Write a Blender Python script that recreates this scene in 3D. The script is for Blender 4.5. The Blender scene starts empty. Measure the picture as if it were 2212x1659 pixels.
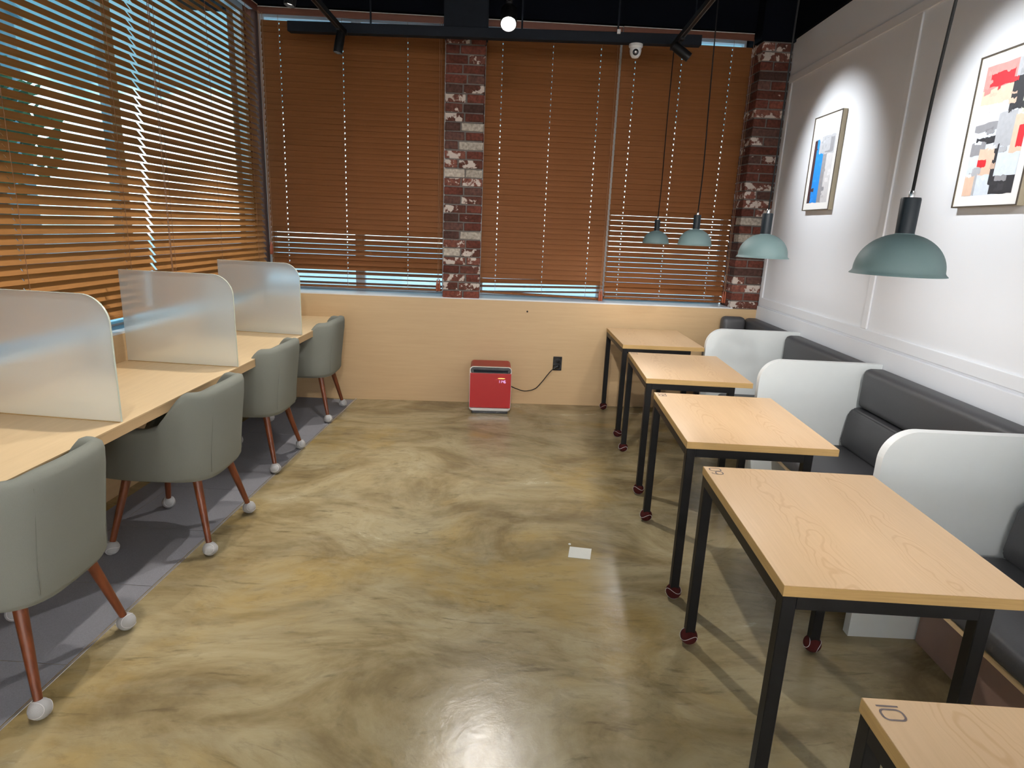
import bpy, bmesh, math, random
from mathutils import Vector, Matrix
random.seed(7)
S = bpy.context.scene
COL = S.collection
PI = math.pi

# ------------------------------------------------------------------ camera
F_PX, PITCH, YAW, ROLL, EYE = 1347.15, -0.248441, -0.04676, -0.042120, 1.574818
Rz = Matrix.Rotation(YAW, 3, 'Z'); Rx = Matrix.Rotation(PITCH, 3, 'X'); Ry = Matrix.Rotation(ROLL, 3, 'Y')
RC = Rz @ Rx @ Ry
right, fwd, up = RC.col[0], RC.col[1], RC.col[2]
cam = bpy.data.cameras.new('camera'); cam_o = bpy.data.objects.new('camera', cam); COL.objects.link(cam_o)
M = Matrix.Identity(4)
for i in range(3):
    M[i][0] = right[i]; M[i][1] = up[i]; M[i][2] = -fwd[i]
M[2][3] = EYE
cam_o.matrix_world = M
cam.sensor_width = 36.0; cam.lens = F_PX * 36.0 / 2212.0; cam.clip_start = 0.02; cam.clip_end = 200
S.camera = cam_o

# ------------------------------------------------------------------ view, world
vs = S.view_settings
vs.view_transform = 'Standard'; vs.look = 'None'; vs.gamma = 1.0; vs.use_curve_mapping = False
vs.exposure = 0.3
S.cycles.use_denoising = True
S.cycles.max_bounces = 10; S.cycles.diffuse_bounces = 5; S.cycles.glossy_bounces = 4
S.cycles.transmission_bounces = 8; S.cycles.transparent_max_bounces = 12
S.cycles.caustics_reflective = False; S.cycles.caustics_refractive = False
S.cycles.sample_clamp_indirect = 6.0
W = bpy.data.worlds.new('sky'); S.world = W; W.use_nodes = True
wn = W.node_tree.nodes; wl = W.node_tree.links; wn.clear()
wo = wn.new('ShaderNodeOutputWorld'); bg = wn.new('ShaderNodeBackground')
# hazy daylight: white and bright low over the horizon, teal blue higher up, with soft cloud edges
wt = wn.new('ShaderNodeTexCoord'); wsep = wn.new('ShaderNodeSeparateXYZ'); wl.new(wt.outputs['Generated'], wsep.inputs[0])
wz_ = wn.new('ShaderNodeTexNoise'); wz_.inputs['Scale'].default_value = 9.0; wz_.inputs['Detail'].default_value = 4
wl.new(wt.outputs['Generated'], wz_.inputs['Vector'])
wm = wn.new('ShaderNodeMath'); wm.operation = 'MULTIPLY_ADD'; wm.inputs[1].default_value = 0.16; wl.new(wz_.outputs['Fac'], wm.inputs[0]); wl.new(wsep.outputs['Z'], wm.inputs[2])
wr_ = wn.new('ShaderNodeValToRGB'); we = wr_.color_ramp.elements
we[0].position = 0.03; we[0].color = (0.12, 0.15, 0.19, 1); we[1].position = 1.0; we[1].color = (0.055, 0.125, 0.175, 1)
for p_, c_ in ((0.075, (1.0, 1.0, 1.0)), (0.205, (0.95, 1.0, 1.0)), (0.235, (0.105, 0.165, 0.19)), (0.5, (0.08, 0.14, 0.175))):
    x_ = we.new(p_); x_.color = (*c_, 1)
wl.new(wm.outputs[0], wr_.inputs[0]); wl.new(wr_.outputs[0], bg.inputs['Color'])
bg.inputs['Strength'].default_value = 3.6
wl.new(bg.outputs[0], wo.inputs[0])

# hazy sun from behind the building: lights the street, never enters the room
sd = bpy.data.lights.new('sun', 'SUN'); sd.energy = 3.2; sd.angle = 0.05; sd.color = (1.0, 0.98, 0.95)
so = bpy.data.objects.new('sun', sd); COL.objects.link(so); so.rotation_euler = Vector((-0.45, 0.55, -0.85)).to_track_quat('-Z', 'Y').to_euler()
WARM = (1.0, 0.935, 0.85); NEUT = (1.0, 0.965, 0.93); COOL = (0.93, 0.97, 1.0)

# ------------------------------------------------------------------ materials
def mat(name):
    m = bpy.data.materials.new(name); m.use_nodes = True
    return m, m.node_tree.nodes, m.node_tree.links, m.node_tree.nodes['Principled BSDF']
def plain(name, c, rough=0.5, metal=0.0, spec=0.5, noise=0.0, scale=40, bump=0.0, coat=0.0):
    m, n, l, b = mat(name)
    b.inputs['Base Color'].default_value = (*c, 1); b.inputs['Roughness'].default_value = rough
    b.inputs['Metallic'].default_value = metal; b.inputs['Specular IOR Level'].default_value = spec
    b.inputs['Coat Weight'].default_value = coat
    if noise or bump:
        tc = n.new('ShaderNodeTexCoord'); nz = n.new('ShaderNodeTexNoise')
        nz.inputs['Scale'].default_value = scale; nz.inputs['Detail'].default_value = 5
        l.new(tc.outputs['Object'], nz.inputs['Vector'])
        if noise:
            mx = n.new('ShaderNodeMix'); mx.data_type = 'RGBA'
            mx.inputs[6].default_value = (*[x * (1 - noise) for x in c], 1)
            mx.inputs[7].default_value = (*[min(1, x * (1 + noise)) for x in c], 1)
            l.new(nz.outputs['Fac'], mx.inputs[0]); l.new(mx.outputs[2], b.inputs['Base Color'])
        if bump:
            bp = n.new('ShaderNodeBump'); bp.inputs['Strength'].default_value = bump; bp.inputs['Distance'].default_value = 0.002
            l.new(nz.outputs['Fac'], bp.inputs['Height']); l.new(bp.outputs[0], b.inputs['Normal'])
    return m
def emit(name, c, s):
    m, n, l, b = mat(name)
    b.inputs['Base Color'].default_value = (0.02, 0.02, 0.02, 1)
    b.inputs['Emission Color'].default_value = (*c, 1); b.inputs['Emission Strength'].default_value = s
    return m
def ramp(n, stops):
    r = n.new('ShaderNodeValToRGB'); e = r.color_ramp.elements
    e[0].position = stops[0][0]; e[0].color = (*stops[0][1], 1)
    e[1].position = stops[-1][0]; e[1].color = (*stops[-1][1], 1)
    for p, c in stops[1:-1]:
        x = e.new(p); x.color = (*c, 1)
    return r
def grain(name, stops, scale=(60, 2, 60), rough=0.45, nscale=1.0, detail=6, rings=None, spec=0.4, coord='Object'):
    """wood: noise stretched along one axis; rings = (scale, distortion, strength, colour) adds cathedral figure"""
    m, n, l, b = mat(name)
    tc = n.new('ShaderNodeTexCoord'); mp = n.new('ShaderNodeMapping'); mp.inputs['Scale'].default_value = scale
    l.new(tc.outputs[coord], mp.inputs['Vector'])
    nz = n.new('ShaderNodeTexNoise'); nz.inputs['Scale'].default_value = nscale; nz.inputs['Detail'].default_value = detail
    nz.inputs['Roughness'].default_value = 0.65
    l.new(mp.outputs[0], nz.inputs['Vector'])
    r = ramp(n, stops); l.new(nz.outputs['Fac'], r.inputs[0])
    out = r.outputs[0]
    if rings:
        rs, rd, st, rc = rings
        oi = n.new('ShaderNodeObjectInfo')
        ad = n.new('ShaderNodeVectorMath'); ad.operation = 'ADD'
        sc = n.new('ShaderNodeVectorMath'); sc.operation = 'SCALE'; sc.inputs[3].default_value = 7.0
        cb = n.new('ShaderNodeCombineXYZ'); l.new(oi.outputs['Random'], cb.inputs[1])
        l.new(cb.outputs[0], sc.inputs[0]); l.new(tc.outputs[coord], ad.inputs[0]); l.new(sc.outputs[0], ad.inputs[1])
        mp2 = n.new('ShaderNodeMapping'); mp2.inputs['Scale'].default_value = rs; l.new(ad.outputs[0], mp2.inputs['Vector'])
        n2 = n.new('ShaderNodeTexNoise'); n2.inputs['Scale'].default_value = 1.0; n2.inputs['Detail'].default_value = 1.5
        n2.inputs['Distortion'].default_value = 0.25
        l.new(mp2.outputs[0], n2.inputs['Vector'])
        mu = n.new('ShaderNodeMath'); mu.operation = 'MULTIPLY'; mu.inputs[1].default_value = rd; l.new(n2.outputs['Fac'], mu.inputs[0])
        sn = n.new('ShaderNodeMath'); sn.operation = 'SINE'; l.new(mu.outputs[0], sn.inputs[0])
        mr = n.new('ShaderNodeMapRange'); mr.inputs[1].default_value = 0.35; mr.inputs[2].default_value = 1.0
        mr.inputs[3].default_value = 0.0; mr.inputs[4].default_value = st
        l.new(sn.outputs[0], mr.inputs[0])
        mx = n.new('ShaderNodeMix'); mx.data_type = 'RGBA'; mx.inputs[7].default_value = (*rc, 1)
        l.new(mr.outputs[0], mx.inputs[0]); l.new(out, mx.inputs[6]); out = mx.outputs[2]
    l.new(out, b.inputs['Base Color']); b.inputs['Roughness'].default_value = rough; b.inputs['Specular IOR Level'].default_value = spec
    return m

m_panel = grain('laminate_panel', [(0.3, (0.50, 0.345, 0.185)), (0.7, (0.54, 0.375, 0.205))], scale=(3, 3, 55), rough=0.5)
m_desk = grain('laminate_desk', [(0.3, (0.61, 0.44, 0.245)), (0.7, (0.67, 0.49, 0.28))], scale=(45, 3, 45), rough=0.42)
def ash_table():
    m, n, l, b = mat('ash_table')
    tc = n.new('ShaderNodeTexCoord'); oi = n.new('ShaderNodeObjectInfo')
    def math_(op, a, c=None, d=None):
        k = n.new('ShaderNodeMath'); k.operation = op
        for i_, v in enumerate((a, c, d)):
            if v is None: continue
            if isinstance(v, (int, float)): k.inputs[i_].default_value = v
            else: l.new(v, k.inputs[i_])
        return k.outputs[0]
    sp = n.new('ShaderNodeSeparateXYZ'); l.new(tc.outputs['Object'], sp.inputs[0])
    X, Y = sp.outputs['X'], sp.outputs['Y']
    def noise(sx, sy, detail, rough=0.6, off=0.0):
        cb = n.new('ShaderNodeCombineXYZ'); l.new(math_('MULTIPLY', X, sx), cb.inputs[0]); l.new(math_('MULTIPLY', Y, sy), cb.inputs[1])
        l.new(math_('MULTIPLY_ADD', oi.outputs['Random'], 9.0, off), cb.inputs[2])
        z = n.new('ShaderNodeTexNoise'); z.inputs['Scale'].default_value = 1.0; z.inputs['Detail'].default_value = detail; z.inputs['Roughness'].default_value = rough
        l.new(cb.outputs[0], z.inputs['Vector']); return z.outputs['Fac']
    fine = noise(160, 5, 5); broad = noise(9, 1.0, 2, off=3.0)
    r = ramp(n, [(0.3, (0.62, 0.415, 0.225)), (0.7, (0.70, 0.48, 0.275))]); l.new(math_('MULTIPLY_ADD', fine, 0.6, math_('MULTIPLY', broad, 0.4)), r.inputs[0])
    out = r.outputs[0]
    wob = noise(5, 3.2, 3, off=5.0)
    for xc, kk, ph in ((0.175, 150.0, 0.0), (0.445, 210.0, 0.37)):
        d = math_('SUBTRACT', math_('ADD', X, math_('MULTIPLY', math_('SUBTRACT', noise(0.5, 3.0, 1, off=ph*11), 0.5), 0.10)), xc)
        d2 = math_('MULTIPLY', math_('MULTIPLY', d, d), kk)
        f = math_('ADD', math_('ADD', d2, math_('MULTIPLY', Y, 1.1)), math_('MULTIPLY', wob, 1.5))
        sn = math_('SINE', math_('MULTIPLY', f, 30.0))
        ring = n.new('ShaderNodeMapRange'); ring.inputs[1].default_value = 0.45; ring.inputs[2].default_value = 1.0; l.new(sn, ring.inputs[0])
        msk = n.new('ShaderNodeMapRange'); msk.inputs[1].default_value = 0.075; msk.inputs[2].default_value = 0.03; l.new(math_('ABSOLUTE', d), msk.inputs[0])
        fac = math_('MULTIPLY', math_('MULTIPLY', ring.outputs[0], msk.outputs[0]), 0.42)
        mx = n.new('ShaderNodeMix'); mx.data_type = 'RGBA'; mx.inputs[7].default_value = (0.50, 0.285, 0.12, 1)
        l.new(fac, mx.inputs[0]); l.new(out, mx.inputs[6]); out = mx.outputs[2]
    l.new(out, b.inputs['Base Color']); b.inputs['Roughness'].default_value = 0.33; b.inputs['Specular IOR Level'].default_value = 0.4
    return m
m_table = ash_table()
m_edge = grain('oak_edge', [(0.3, (0.40, 0.25, 0.09)), (0.7, (0.50, 0.32, 0.125))], scale=(6, 6, 160), rough=0.5)
m_slat_dim = grain('slat_wood_dim', [(0.3, (0.155, 0.058, 0.018)), (0.7, (0.20, 0.076, 0.025))], scale=(2, 40, 40), rough=0.6, spec=0.15)  # same slat wood toned down, the back wall's dimness put into the colour
m_slat_lit = grain('slat_wood_lit', [(0.3, (0.34, 0.155, 0.044)), (0.7, (0.42, 0.195, 0.06))], scale=(2, 40, 40), rough=0.6, spec=0.15)  # same slat wood paler, lamplight on the left blinds put into the colour
m_valance = grain('valance_wood', [(0.3, (0.10, 0.032, 0.017)), (0.7, (0.15, 0.05, 0.026))], scale=(2, 40, 40), rough=0.5)
m_leg = grain('walnut_leg', [(0.3, (0.085, 0.022, 0.008)), (0.7, (0.165, 0.045, 0.015))], scale=(50, 50, 4), rough=0.35)
m_tassel = grain('tassel_wood', [(0.3, (0.22, 0.05, 0.02)), (0.7, (0.32, 0.08, 0.03))], scale=(50, 50, 5), rough=0.3)
m_cord = plain('tan_cord', (0.28, 0.14, 0.07), 0.8)
m_black = plain('black_metal', (0.0065, 0.0063, 0.0065), 0.45, spec=0.2, noise=0.15, scale=80)
m_ceil = plain('black_paint', (0.0024, 0.0032, 0.0056), 0.9, spec=0.06, noise=0.2, scale=6)
m_beam = plain('dark_steel', (0.008, 0.0105, 0.015), 0.7, spec=0.15, noise=0.15, scale=20)
m_white = plain('white_wall', (0.78, 0.795, 0.83), 0.6, noise=0.012, scale=5)
m_div = plain('pale_divider', (0.76, 0.80, 0.80), 0.55, noise=0.02, scale=20)
m_divedge = plain('white_edge', (0.80, 0.82, 0.82), 0.5, noise=0.01)
m_fabric = plain('grey_fabric', (0.19, 0.197, 0.17), 0.95, spec=0.15, noise=0.10, scale=700, bump=0.35)
m_seam = plain('seam_thread', (0.15, 0.155, 0.135), 0.95, spec=0.1, noise=0.05)
m_felt = plain('grey_felt', (0.40, 0.40, 0.40), 1.0, spec=0.1, noise=0.12, scale=500, bump=0.5)
m_feltline = plain('white_seam', (0.70, 0.70, 0.70), 0.9, noise=0.03)
m_maroon = plain('maroon_felt', (0.055, 0.011, 0.010), 1.0, spec=0.1, noise=0.15, scale=500, bump=0.5)
m_leather = plain('charcoal_leather', (0.052, 0.052, 0.056), 0.5, noise=0.12, scale=120, bump=0.12)
m_sage = plain('sage_enamel', (0.128, 0.19, 0.192), 0.6, spec=0.3, noise=0.02)
m_sagein = plain('white_enamel', (0.8, 0.8, 0.8), 0.4, noise=0.01)
m_socket = plain('dark_socket', (0.008, 0.0125, 0.0165), 0.5, spec=0.25, noise=0.05)
m_cable = plain('black_cord', (0.010, 0.010, 0.010), 0.9, spec=0.1, noise=0.1)
m_groove = plain('track_groove', (0.10, 0.10, 0.105), 0.5, noise=0.05)
m_chrome = plain('chrome', (0.75, 0.75, 0.75), 0.25, metal=1.0, noise=0.02)
m_red = plain('red_enamel', (0.36, 0.015, 0.015), 0.40, spec=0.4, noise=0.04)
m_silver = plain('silver_trim', (0.62, 0.60, 0.58), 0.3, metal=0.7, noise=0.02)
m_gloss = plain('gloss_black', (0.012, 0.012, 0.014), 0.2, noise=0.05)
m_alu = plain('window_aluminium', (0.62, 0.66, 0.70), 0.4, noise=0.03)
m_paper = plain('paper', (0.66, 0.66, 0.60), 0.7, noise=0.03)
m_mat = plain('mat_board', (0.80, 0.79, 0.77), 0.7, noise=0.01)
m_frame = plain('frame_dark', (0.07, 0.055, 0.04), 0.4, noise=0.1)
m_frameside = plain('frame_side', (0.34, 0.29, 0.20), 0.5, noise=0.08)
m_plinth = plain('brown_plinth', (0.24, 0.15, 0.115), 0.6, noise=0.08, scale=15)
m_mortar = plain('mortar', (0.11, 0.098, 0.088), 0.95, noise=0.25, scale=60, bump=0.5)
m_ink = plain('grey_ink', (0.10, 0.07, 0.065), 0.6, noise=0.05)
m_camw = plain('white_plastic', (0.72, 0.72, 0.72), 0.4, noise=0.01)
m_hole = plain('dark_hole', (0.02, 0.015, 0.01), 0.9, noise=0.1)
m_lampon = emit('lamp_lens_lit', (1.0, 0.97, 0.95), 60.0)
m_lampdim = emit('lamp_lens_glow', (1.0, 0.95, 0.88), 6.0)
m_bulb = emit('bulb_lit', (1.0, 0.97, 0.93), 30.0)
m_led = emit('led_orange', (1.0, 0.42, 0.10), 3.0)
m_digit = emit('led_digits', (0.75, 0.45, 0.85), 1.3)
m_asphalt = plain('pale_paving', (0.70, 0.76, 0.82), 0.9, noise=0.2, scale=4)
m_facade = plain('facade_render', (0.20, 0.28, 0.32), 0.8, noise=0.1, scale=2)
m_canopy = plain('canopy_paint', (0.16, 0.26, 0.30), 0.7, noise=0.1, scale=3)
m_foliage = plain('foliage', (0.05, 0.09, 0.04), 0.9, noise=0.4, scale=8)
m_bark = plain('bark', (0.08, 0.055, 0.04), 0.9, noise=0.3, scale=12)

def brick_mat(name, base, patch_at, patch):
    m, n, l, b = mat(name)
    oi = n.new('ShaderNodeObjectInfo'); tc = n.new('ShaderNodeTexCoord')
    cb = n.new('ShaderNodeVectorMath'); cb.operation = 'ADD'
    sc = n.new('ShaderNodeVectorMath'); sc.operation = 'SCALE'; sc.inputs[0].default_value = (31, 17, 23)
    l.new(oi.outputs['Random'], sc.inputs[3]); l.new(tc.outputs['Object'], cb.inputs[0]); l.new(sc.outputs[0], cb.inputs[1])
    nz = n.new('ShaderNodeTexNoise'); nz.inputs['Scale'].default_value = 14; nz.inputs['Detail'].default_value = 7; nz.inputs['Roughness'].default_value = 0.6
    l.new(cb.outputs[0], nz.inputs['Vector'])
    n2 = n.new('ShaderNodeTexNoise'); n2.inputs['Scale'].default_value = 45; n2.inputs['Detail'].default_value = 5
    l.new(cb.outputs[0], n2.inputs['Vector'])
    hs = n.new('ShaderNodeHueSaturation')
    r = ramp(n, [(0.3, tuple(x * 0.6 for x in base)), (0.7, tuple(min(1, x * 1.3) for x in base))]); l.new(n2.outputs['Fac'], r.inputs[0])
    mr = n.new('ShaderNodeMapRange'); mr.inputs[3].default_value = 0.6; mr.inputs[4].default_value = 1.35
    l.new(oi.outputs['Random'], mr.inputs[0]); l.new(mr.outputs[0], hs.inputs['Value']); l.new(r.outputs[0], hs.inputs['Color'])
    th = n.new('ShaderNodeMapRange'); th.inputs[1].default_value = patch_at; th.inputs[2].default_value = patch_at + 0.035
    l.new(nz.outputs['Fac'], th.inputs[0])
    mx = n.new('ShaderNodeMix'); mx.data_type = 'RGBA'; mx.inputs[7].default_value = (*patch, 1)
    l.new(th.outputs[0], mx.inputs[0]); l.new(hs.outputs[0], mx.inputs[6]); l.new(mx.outputs[2], b.inputs['Base Color'])
    b.inputs['Roughness'].default_value = 0.9; b.inputs['Specular IOR Level'].default_value = 0.2
    bp = n.new('ShaderNodeBump'); bp.inputs['Strength'].default_value = 0.6; bp.inputs['Distance'].default_value = 0.004
    l.new(n2.outputs['Fac'], bp.inputs['Height']); l.new(bp.outputs[0], b.inputs['Normal'])
    return m
b_red = brick_mat('brick_red', (0.12, 0.036, 0.024), 0.68, (0.46, 0.38, 0.33))
b_dark = brick_mat('brick_brown', (0.075, 0.036, 0.028), 0.70, (0.40, 0.34, 0.29))
b_patch = brick_mat('brick_flaked', (0.125, 0.045, 0.031), 0.52, (0.50, 0.43, 0.38))
b_white = brick_mat('brick_white', (0.32, 0.28, 0.235), 0.74, (0.24, 0.14, 0.11))

def floor_mat():
    m, n, l, b = mat('trowelled_concrete')
    tc = n.new('ShaderNodeTexCoord')
    wz = n.new('ShaderNodeTexNoise'); wz.inputs['Scale'].default_value = 0.55; wz.inputs['Detail'].default_value = 2
    l.new(tc.outputs['Object'], wz.inputs['Vector'])
    sb = n.new('ShaderNodeVectorMath'); sb.operation = 'SUBTRACT'; sb.inputs[1].default_value = (0.5, 0.5, 0.5); l.new(wz.outputs['Color'], sb.inputs[0])
    sc = n.new('ShaderNodeVectorMath'); sc.operation = 'SCALE'; sc.inputs[3].default_value = 1.0; l.new(sb.outputs[0], sc.inputs[0])
    ad = n.new('ShaderNodeVectorMath'); ad.operation = 'ADD'; l.new(tc.outputs['Object'], ad.inputs[0]); l.new(sc.outputs[0], ad.inputs[1])
    mp = n.new('ShaderNodeMapping'); mp.inputs['Rotation'].default_value = (0, 0, 0.55); mp.inputs['Scale'].default_value = (1.0, 1.55, 1.0)
    l.new(ad.outputs[0], mp.inputs['Vector'])
    a = n.new('ShaderNodeTexNoise'); a.inputs['Scale'].default_value = 1.7; a.inputs['Detail'].default_value = 11; a.inputs['Roughness'].default_value = 0.66
    a.inputs['Distortion'].default_value = 0.9
    l.new(mp.outputs[0], a.inputs['Vector'])
    r = ramp(n, [(0.25, (0.125, 0.092, 0.044)), (0.42, (0.255, 0.195, 0.098)), (0.55, (0.345, 0.280, 0.155)), (0.75, (0.45, 0.385, 0.24))])
    l.new(a.outputs['Fac'], r.inputs[0])
    # ochre patches
    p = n.new('ShaderNodeTexNoise'); p.inputs['Scale'].default_value = 1.15; p.inputs['Detail'].default_value = 6; p.inputs['Roughness'].default_value = 0.6
    mp2 = n.new('ShaderNodeMapping'); mp2.inputs['Location'].default_value = (4.3, 2.2, 0); l.new(ad.outputs[0], mp2.inputs['Vector']); l.new(mp2.outputs[0], p.inputs['Vector'])
    pr = n.new('ShaderNodeMapRange'); pr.inputs[1].default_value = 0.54; pr.inputs[2].default_value = 0.66; pr.inputs[4].default_value = 0.65; l.new(p.outputs['Fac'], pr.inputs[0])
    mx = n.new('ShaderNodeMix'); mx.data_type = 'RGBA'; mx.inputs[7].default_value = (0.37, 0.255, 0.085, 1)
    l.new(pr.outputs[0], mx.inputs[0]); l.new(r.outputs[0], mx.inputs[6])
    out = mx.outputs[2]
    def layer(scale, rot, sc, detail, lo, hi, amt, col, vec=ad, dist=0.3):
        nonlocal out
        q = n.new('ShaderNodeMapping'); q.inputs['Scale'].default_value = sc; q.inputs['Rotation'].default_value = (0, 0, rot); l.new(vec.outputs[0], q.inputs['Vector'])
        z = n.new('ShaderNodeTexNoise'); z.inputs['Scale'].default_value = scale; z.inputs['Detail'].default_value = detail; z.inputs['Roughness'].default_value = 0.64; z.inputs['Distortion'].default_value = dist
        l.new(q.outputs[0], z.inputs['Vector'])
        k = n.new('ShaderNodeMapRange'); k.inputs[1].default_value = lo; k.inputs[2].default_value = hi; k.inputs[4].default_value = amt; l.new(z.outputs['Fac'], k.inputs[0])
        x = n.new('ShaderNodeMix'); x.data_type = 'RGBA'; x.inputs[7].default_value = (*col, 1)
        l.new(k.outputs[0], x.inputs[0]); l.new(out, x.inputs[6]); out = x.outputs[2]; return z
    DK = (0.105, 0.080, 0.042); LT = (0.42, 0.37, 0.25)
    layer(2.6, 0.45, (0.7, 1.9, 1), 8, 0.50, 0.78, 0.60, DK)                       # broad dark sweeps
    layer(2.2, -0.75, (0.7, 1.9, 1), 8, 0.54, 0.80, 0.45, DK)
    layer(6.0, 0.2, (0.6, 1.5, 1), 9, 0.52, 0.75, 0.35, LT)                        # pale skim
    layer(9.0, 0.6, (0.45, 2.6, 1), 9, 0.60, 0.70, 0.6, DK)                       # trowel strokes
    layer(9.0, -0.5, (0.45, 2.6, 1), 7, 0.63, 0.75, 0.55, (0.14, 0.10, 0.05))
    t = layer(16.0, 0.9, (0.8, 1.3, 1), 9, 0.54, 0.76, 0.5, (0.13, 0.10, 0.055)) # fine mottling
    layer(20.0, 0.35, (0.25, 3.2, 1), 4, 0.70, 0.76, 0.6, (0.09, 0.07, 0.04))      # scratches
    l.new(out, b.inputs['Base Color'])
    rr = n.new('ShaderNodeMapRange'); rr.inputs[3].default_value = 0.10; rr.inputs[4].default_value = 0.36; l.new(a.outputs['Fac'], rr.inputs[0]); l.new(rr.outputs[0], b.inputs['Roughness'])
    b.inputs['Specular IOR Level'].default_value = 0.32
    bp = n.new('ShaderNodeBump'); bp.inputs['Strength'].default_value = 0.30; bp.inputs['Distance'].default_value = 0.004
    l.new(t.outputs['Fac'], bp.inputs['Height']); l.new(bp.outputs[0], b.inputs['Normal'])
    return m
m_floor = floor_mat()
m_carpet = plain('carpet_grey', (0.215, 0.215, 0.236), 1.0, spec=0.1, noise=0.22, scale=260, bump=0.6)

def frosted():
    m, n, l, b = mat('frosted_acrylic')
    n.remove(b)
    out = n['Material Output']
    rf = n.new('ShaderNodeBsdfRefraction'); rf.inputs['Roughness'].default_value = 0.50; rf.inputs['IOR'].default_value = 1.15
    rf.inputs['Color'].default_value = (0.88, 0.95, 1.0, 1)
    tl = n.new('ShaderNodeBsdfTranslucent'); tl.inputs['Color'].default_value = (0.80, 0.87, 0.92, 1)
    df = n.new('ShaderNodeBsdfDiffuse'); df.inputs['Color'].default_value = (0.78, 0.84, 0.89, 1)
    tp = n.new('ShaderNodeBsdfTransparent'); tp.inputs['Color'].default_value = (0.9, 0.9, 0.88, 1)
    gl = n.new('ShaderNodeBsdfGlossy'); gl.inputs['Roughness'].default_value = 0.35
    def mixs(f, x, y):
        k = n.new('ShaderNodeMixShader'); k.inputs[0].default_value = f; l.new(x, k.inputs[1]); l.new(y, k.inputs[2]); return k.outputs[0]
    a = mixs(0.55, tl.outputs[0], df.outputs[0])
    c = mixs(0.50, a, rf.outputs[0])
    d = mixs(0.05, c, gl.outputs[0])
    l.new(d, out.inputs['Surface'])
    nz = n.new('ShaderNodeTexNoise'); nz.inputs['Scale'].default_value = 300
    n.remove(tp)
    return m
m_frost = frosted()
def clear():
    m, n, l, b = mat('clear_acrylic'); n.remove(b); out = n['Material Output']
    tp = n.new('ShaderNodeBsdfTransparent'); tp.inputs['Color'].default_value = (0.97, 0.99, 0.97, 1)
    gl = n.new('ShaderNodeBsdfGlossy'); gl.inputs['Roughness'].default_value = 0.1
    k = n.new('ShaderNodeMixShader'); k.inputs[0].default_value = 0.04
    l.new(tp.outputs[0], k.inputs[1]); l.new(gl.outputs[0], k.inputs[2]); l.new(k.outputs[0], out.inputs['Surface'])
    return m
m_clear = clear()
m_frostedge = plain('acrylic_edge', (0.62, 0.68, 0.60), 0.25, noise=0.02)

def glass():
    m, n, l, b = mat('window_glass'); n.remove(b); out = n['Material Output']
    tp = n.new('ShaderNodeBsdfTransparent'); tp.inputs['Color'].default_value = (0.80, 0.93, 0.97, 1)
    gl = n.new('ShaderNodeBsdfGlossy'); gl.inputs['Roughness'].default_value = 0.03
    k = n.new('ShaderNodeMixShader'); k.inputs[0].default_value = 0.07
    l.new(tp.outputs[0], k.inputs[1]); l.new(gl.outputs[0], k.inputs[2]); l.new(k.outputs[0], out.inputs['Surface'])
    return m
m_glass = glass()

# ------------------------------------------------------------------ mesh helpers
def box(bm, x0, x1, y0, y1, z0, z1, bev=0.0, seg=2):
    vs_ = [bm.verts.new(p) for p in ((x0,y0,z0),(x1,y0,z0),(x1,y1,z0),(x0,y1,z0),(x0,y0,z1),(x1,y0,z1),(x1,y1,z1),(x0,y1,z1))]
    fs = [bm.faces.new([vs_[i] for i in q]) for q in ((3,2,1,0),(4,5,6,7),(0,1,5,4),(1,2,6,5),(2,3,7,6),(3,0,4,7))]
    if bev:
        es = list({e for f in fs for e in f.edges})
        bmesh.ops.bevel(bm, geom=es, offset=bev, segments=seg, affect='EDGES', profile=0.5)
    return vs_
def prism(bm, pts, lo, hi, axis='z'):
    """extrude a 2D outline; axis = extrusion axis. pts are the two remaining coords in order"""
    def P(p, h):
        if axis == 'z': return (p[0], p[1], h)
        if axis == 'y': return (p[0], h, p[1])
        return (h, p[0], p[1])
    a = [bm.verts.new(P(p, lo)) for p in pts]; b = [bm.verts.new(P(p, hi)) for p in pts]
    n = len(pts)
    fs = [bm.faces.new(a[::-1]), bm.faces.new(b)]
    for i in range(n):
        fs.append(bm.faces.new((a[i], a[(i+1) % n], b[(i+1) % n], b[i])))
    bmesh.ops.recalc_face_normals(bm, faces=fs)
def lathe(bm, prof, n=32, c=(0,0,0)):
    rings = []
    for r, z in prof:
        if r < 1e-6:
            rings.append([bm.verts.new((c[0], c[1], c[2]+z))])
        else:
            rings.append([bm.verts.new((c[0]+r*math.cos(2*PI*i/n), c[1]+r*math.sin(2*PI*i/n), c[2]+z)) for i in range(n)])
    for a, b in zip(rings, rings[1:]):
        for i in range(n):
            j = (i+1) % n
            if len(a) == 1 and len(b) == 1: continue
            if len(a) == 1: bm.faces.new((a[0], b[j], b[i]))
            elif len(b) == 1: bm.faces.new((a[i], a[j], b[0]))
            else: bm.faces.new((a[i], a[j], b[j], b[i]))
    bmesh.ops.recalc_face_normals(bm, faces=bm.faces)
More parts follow.
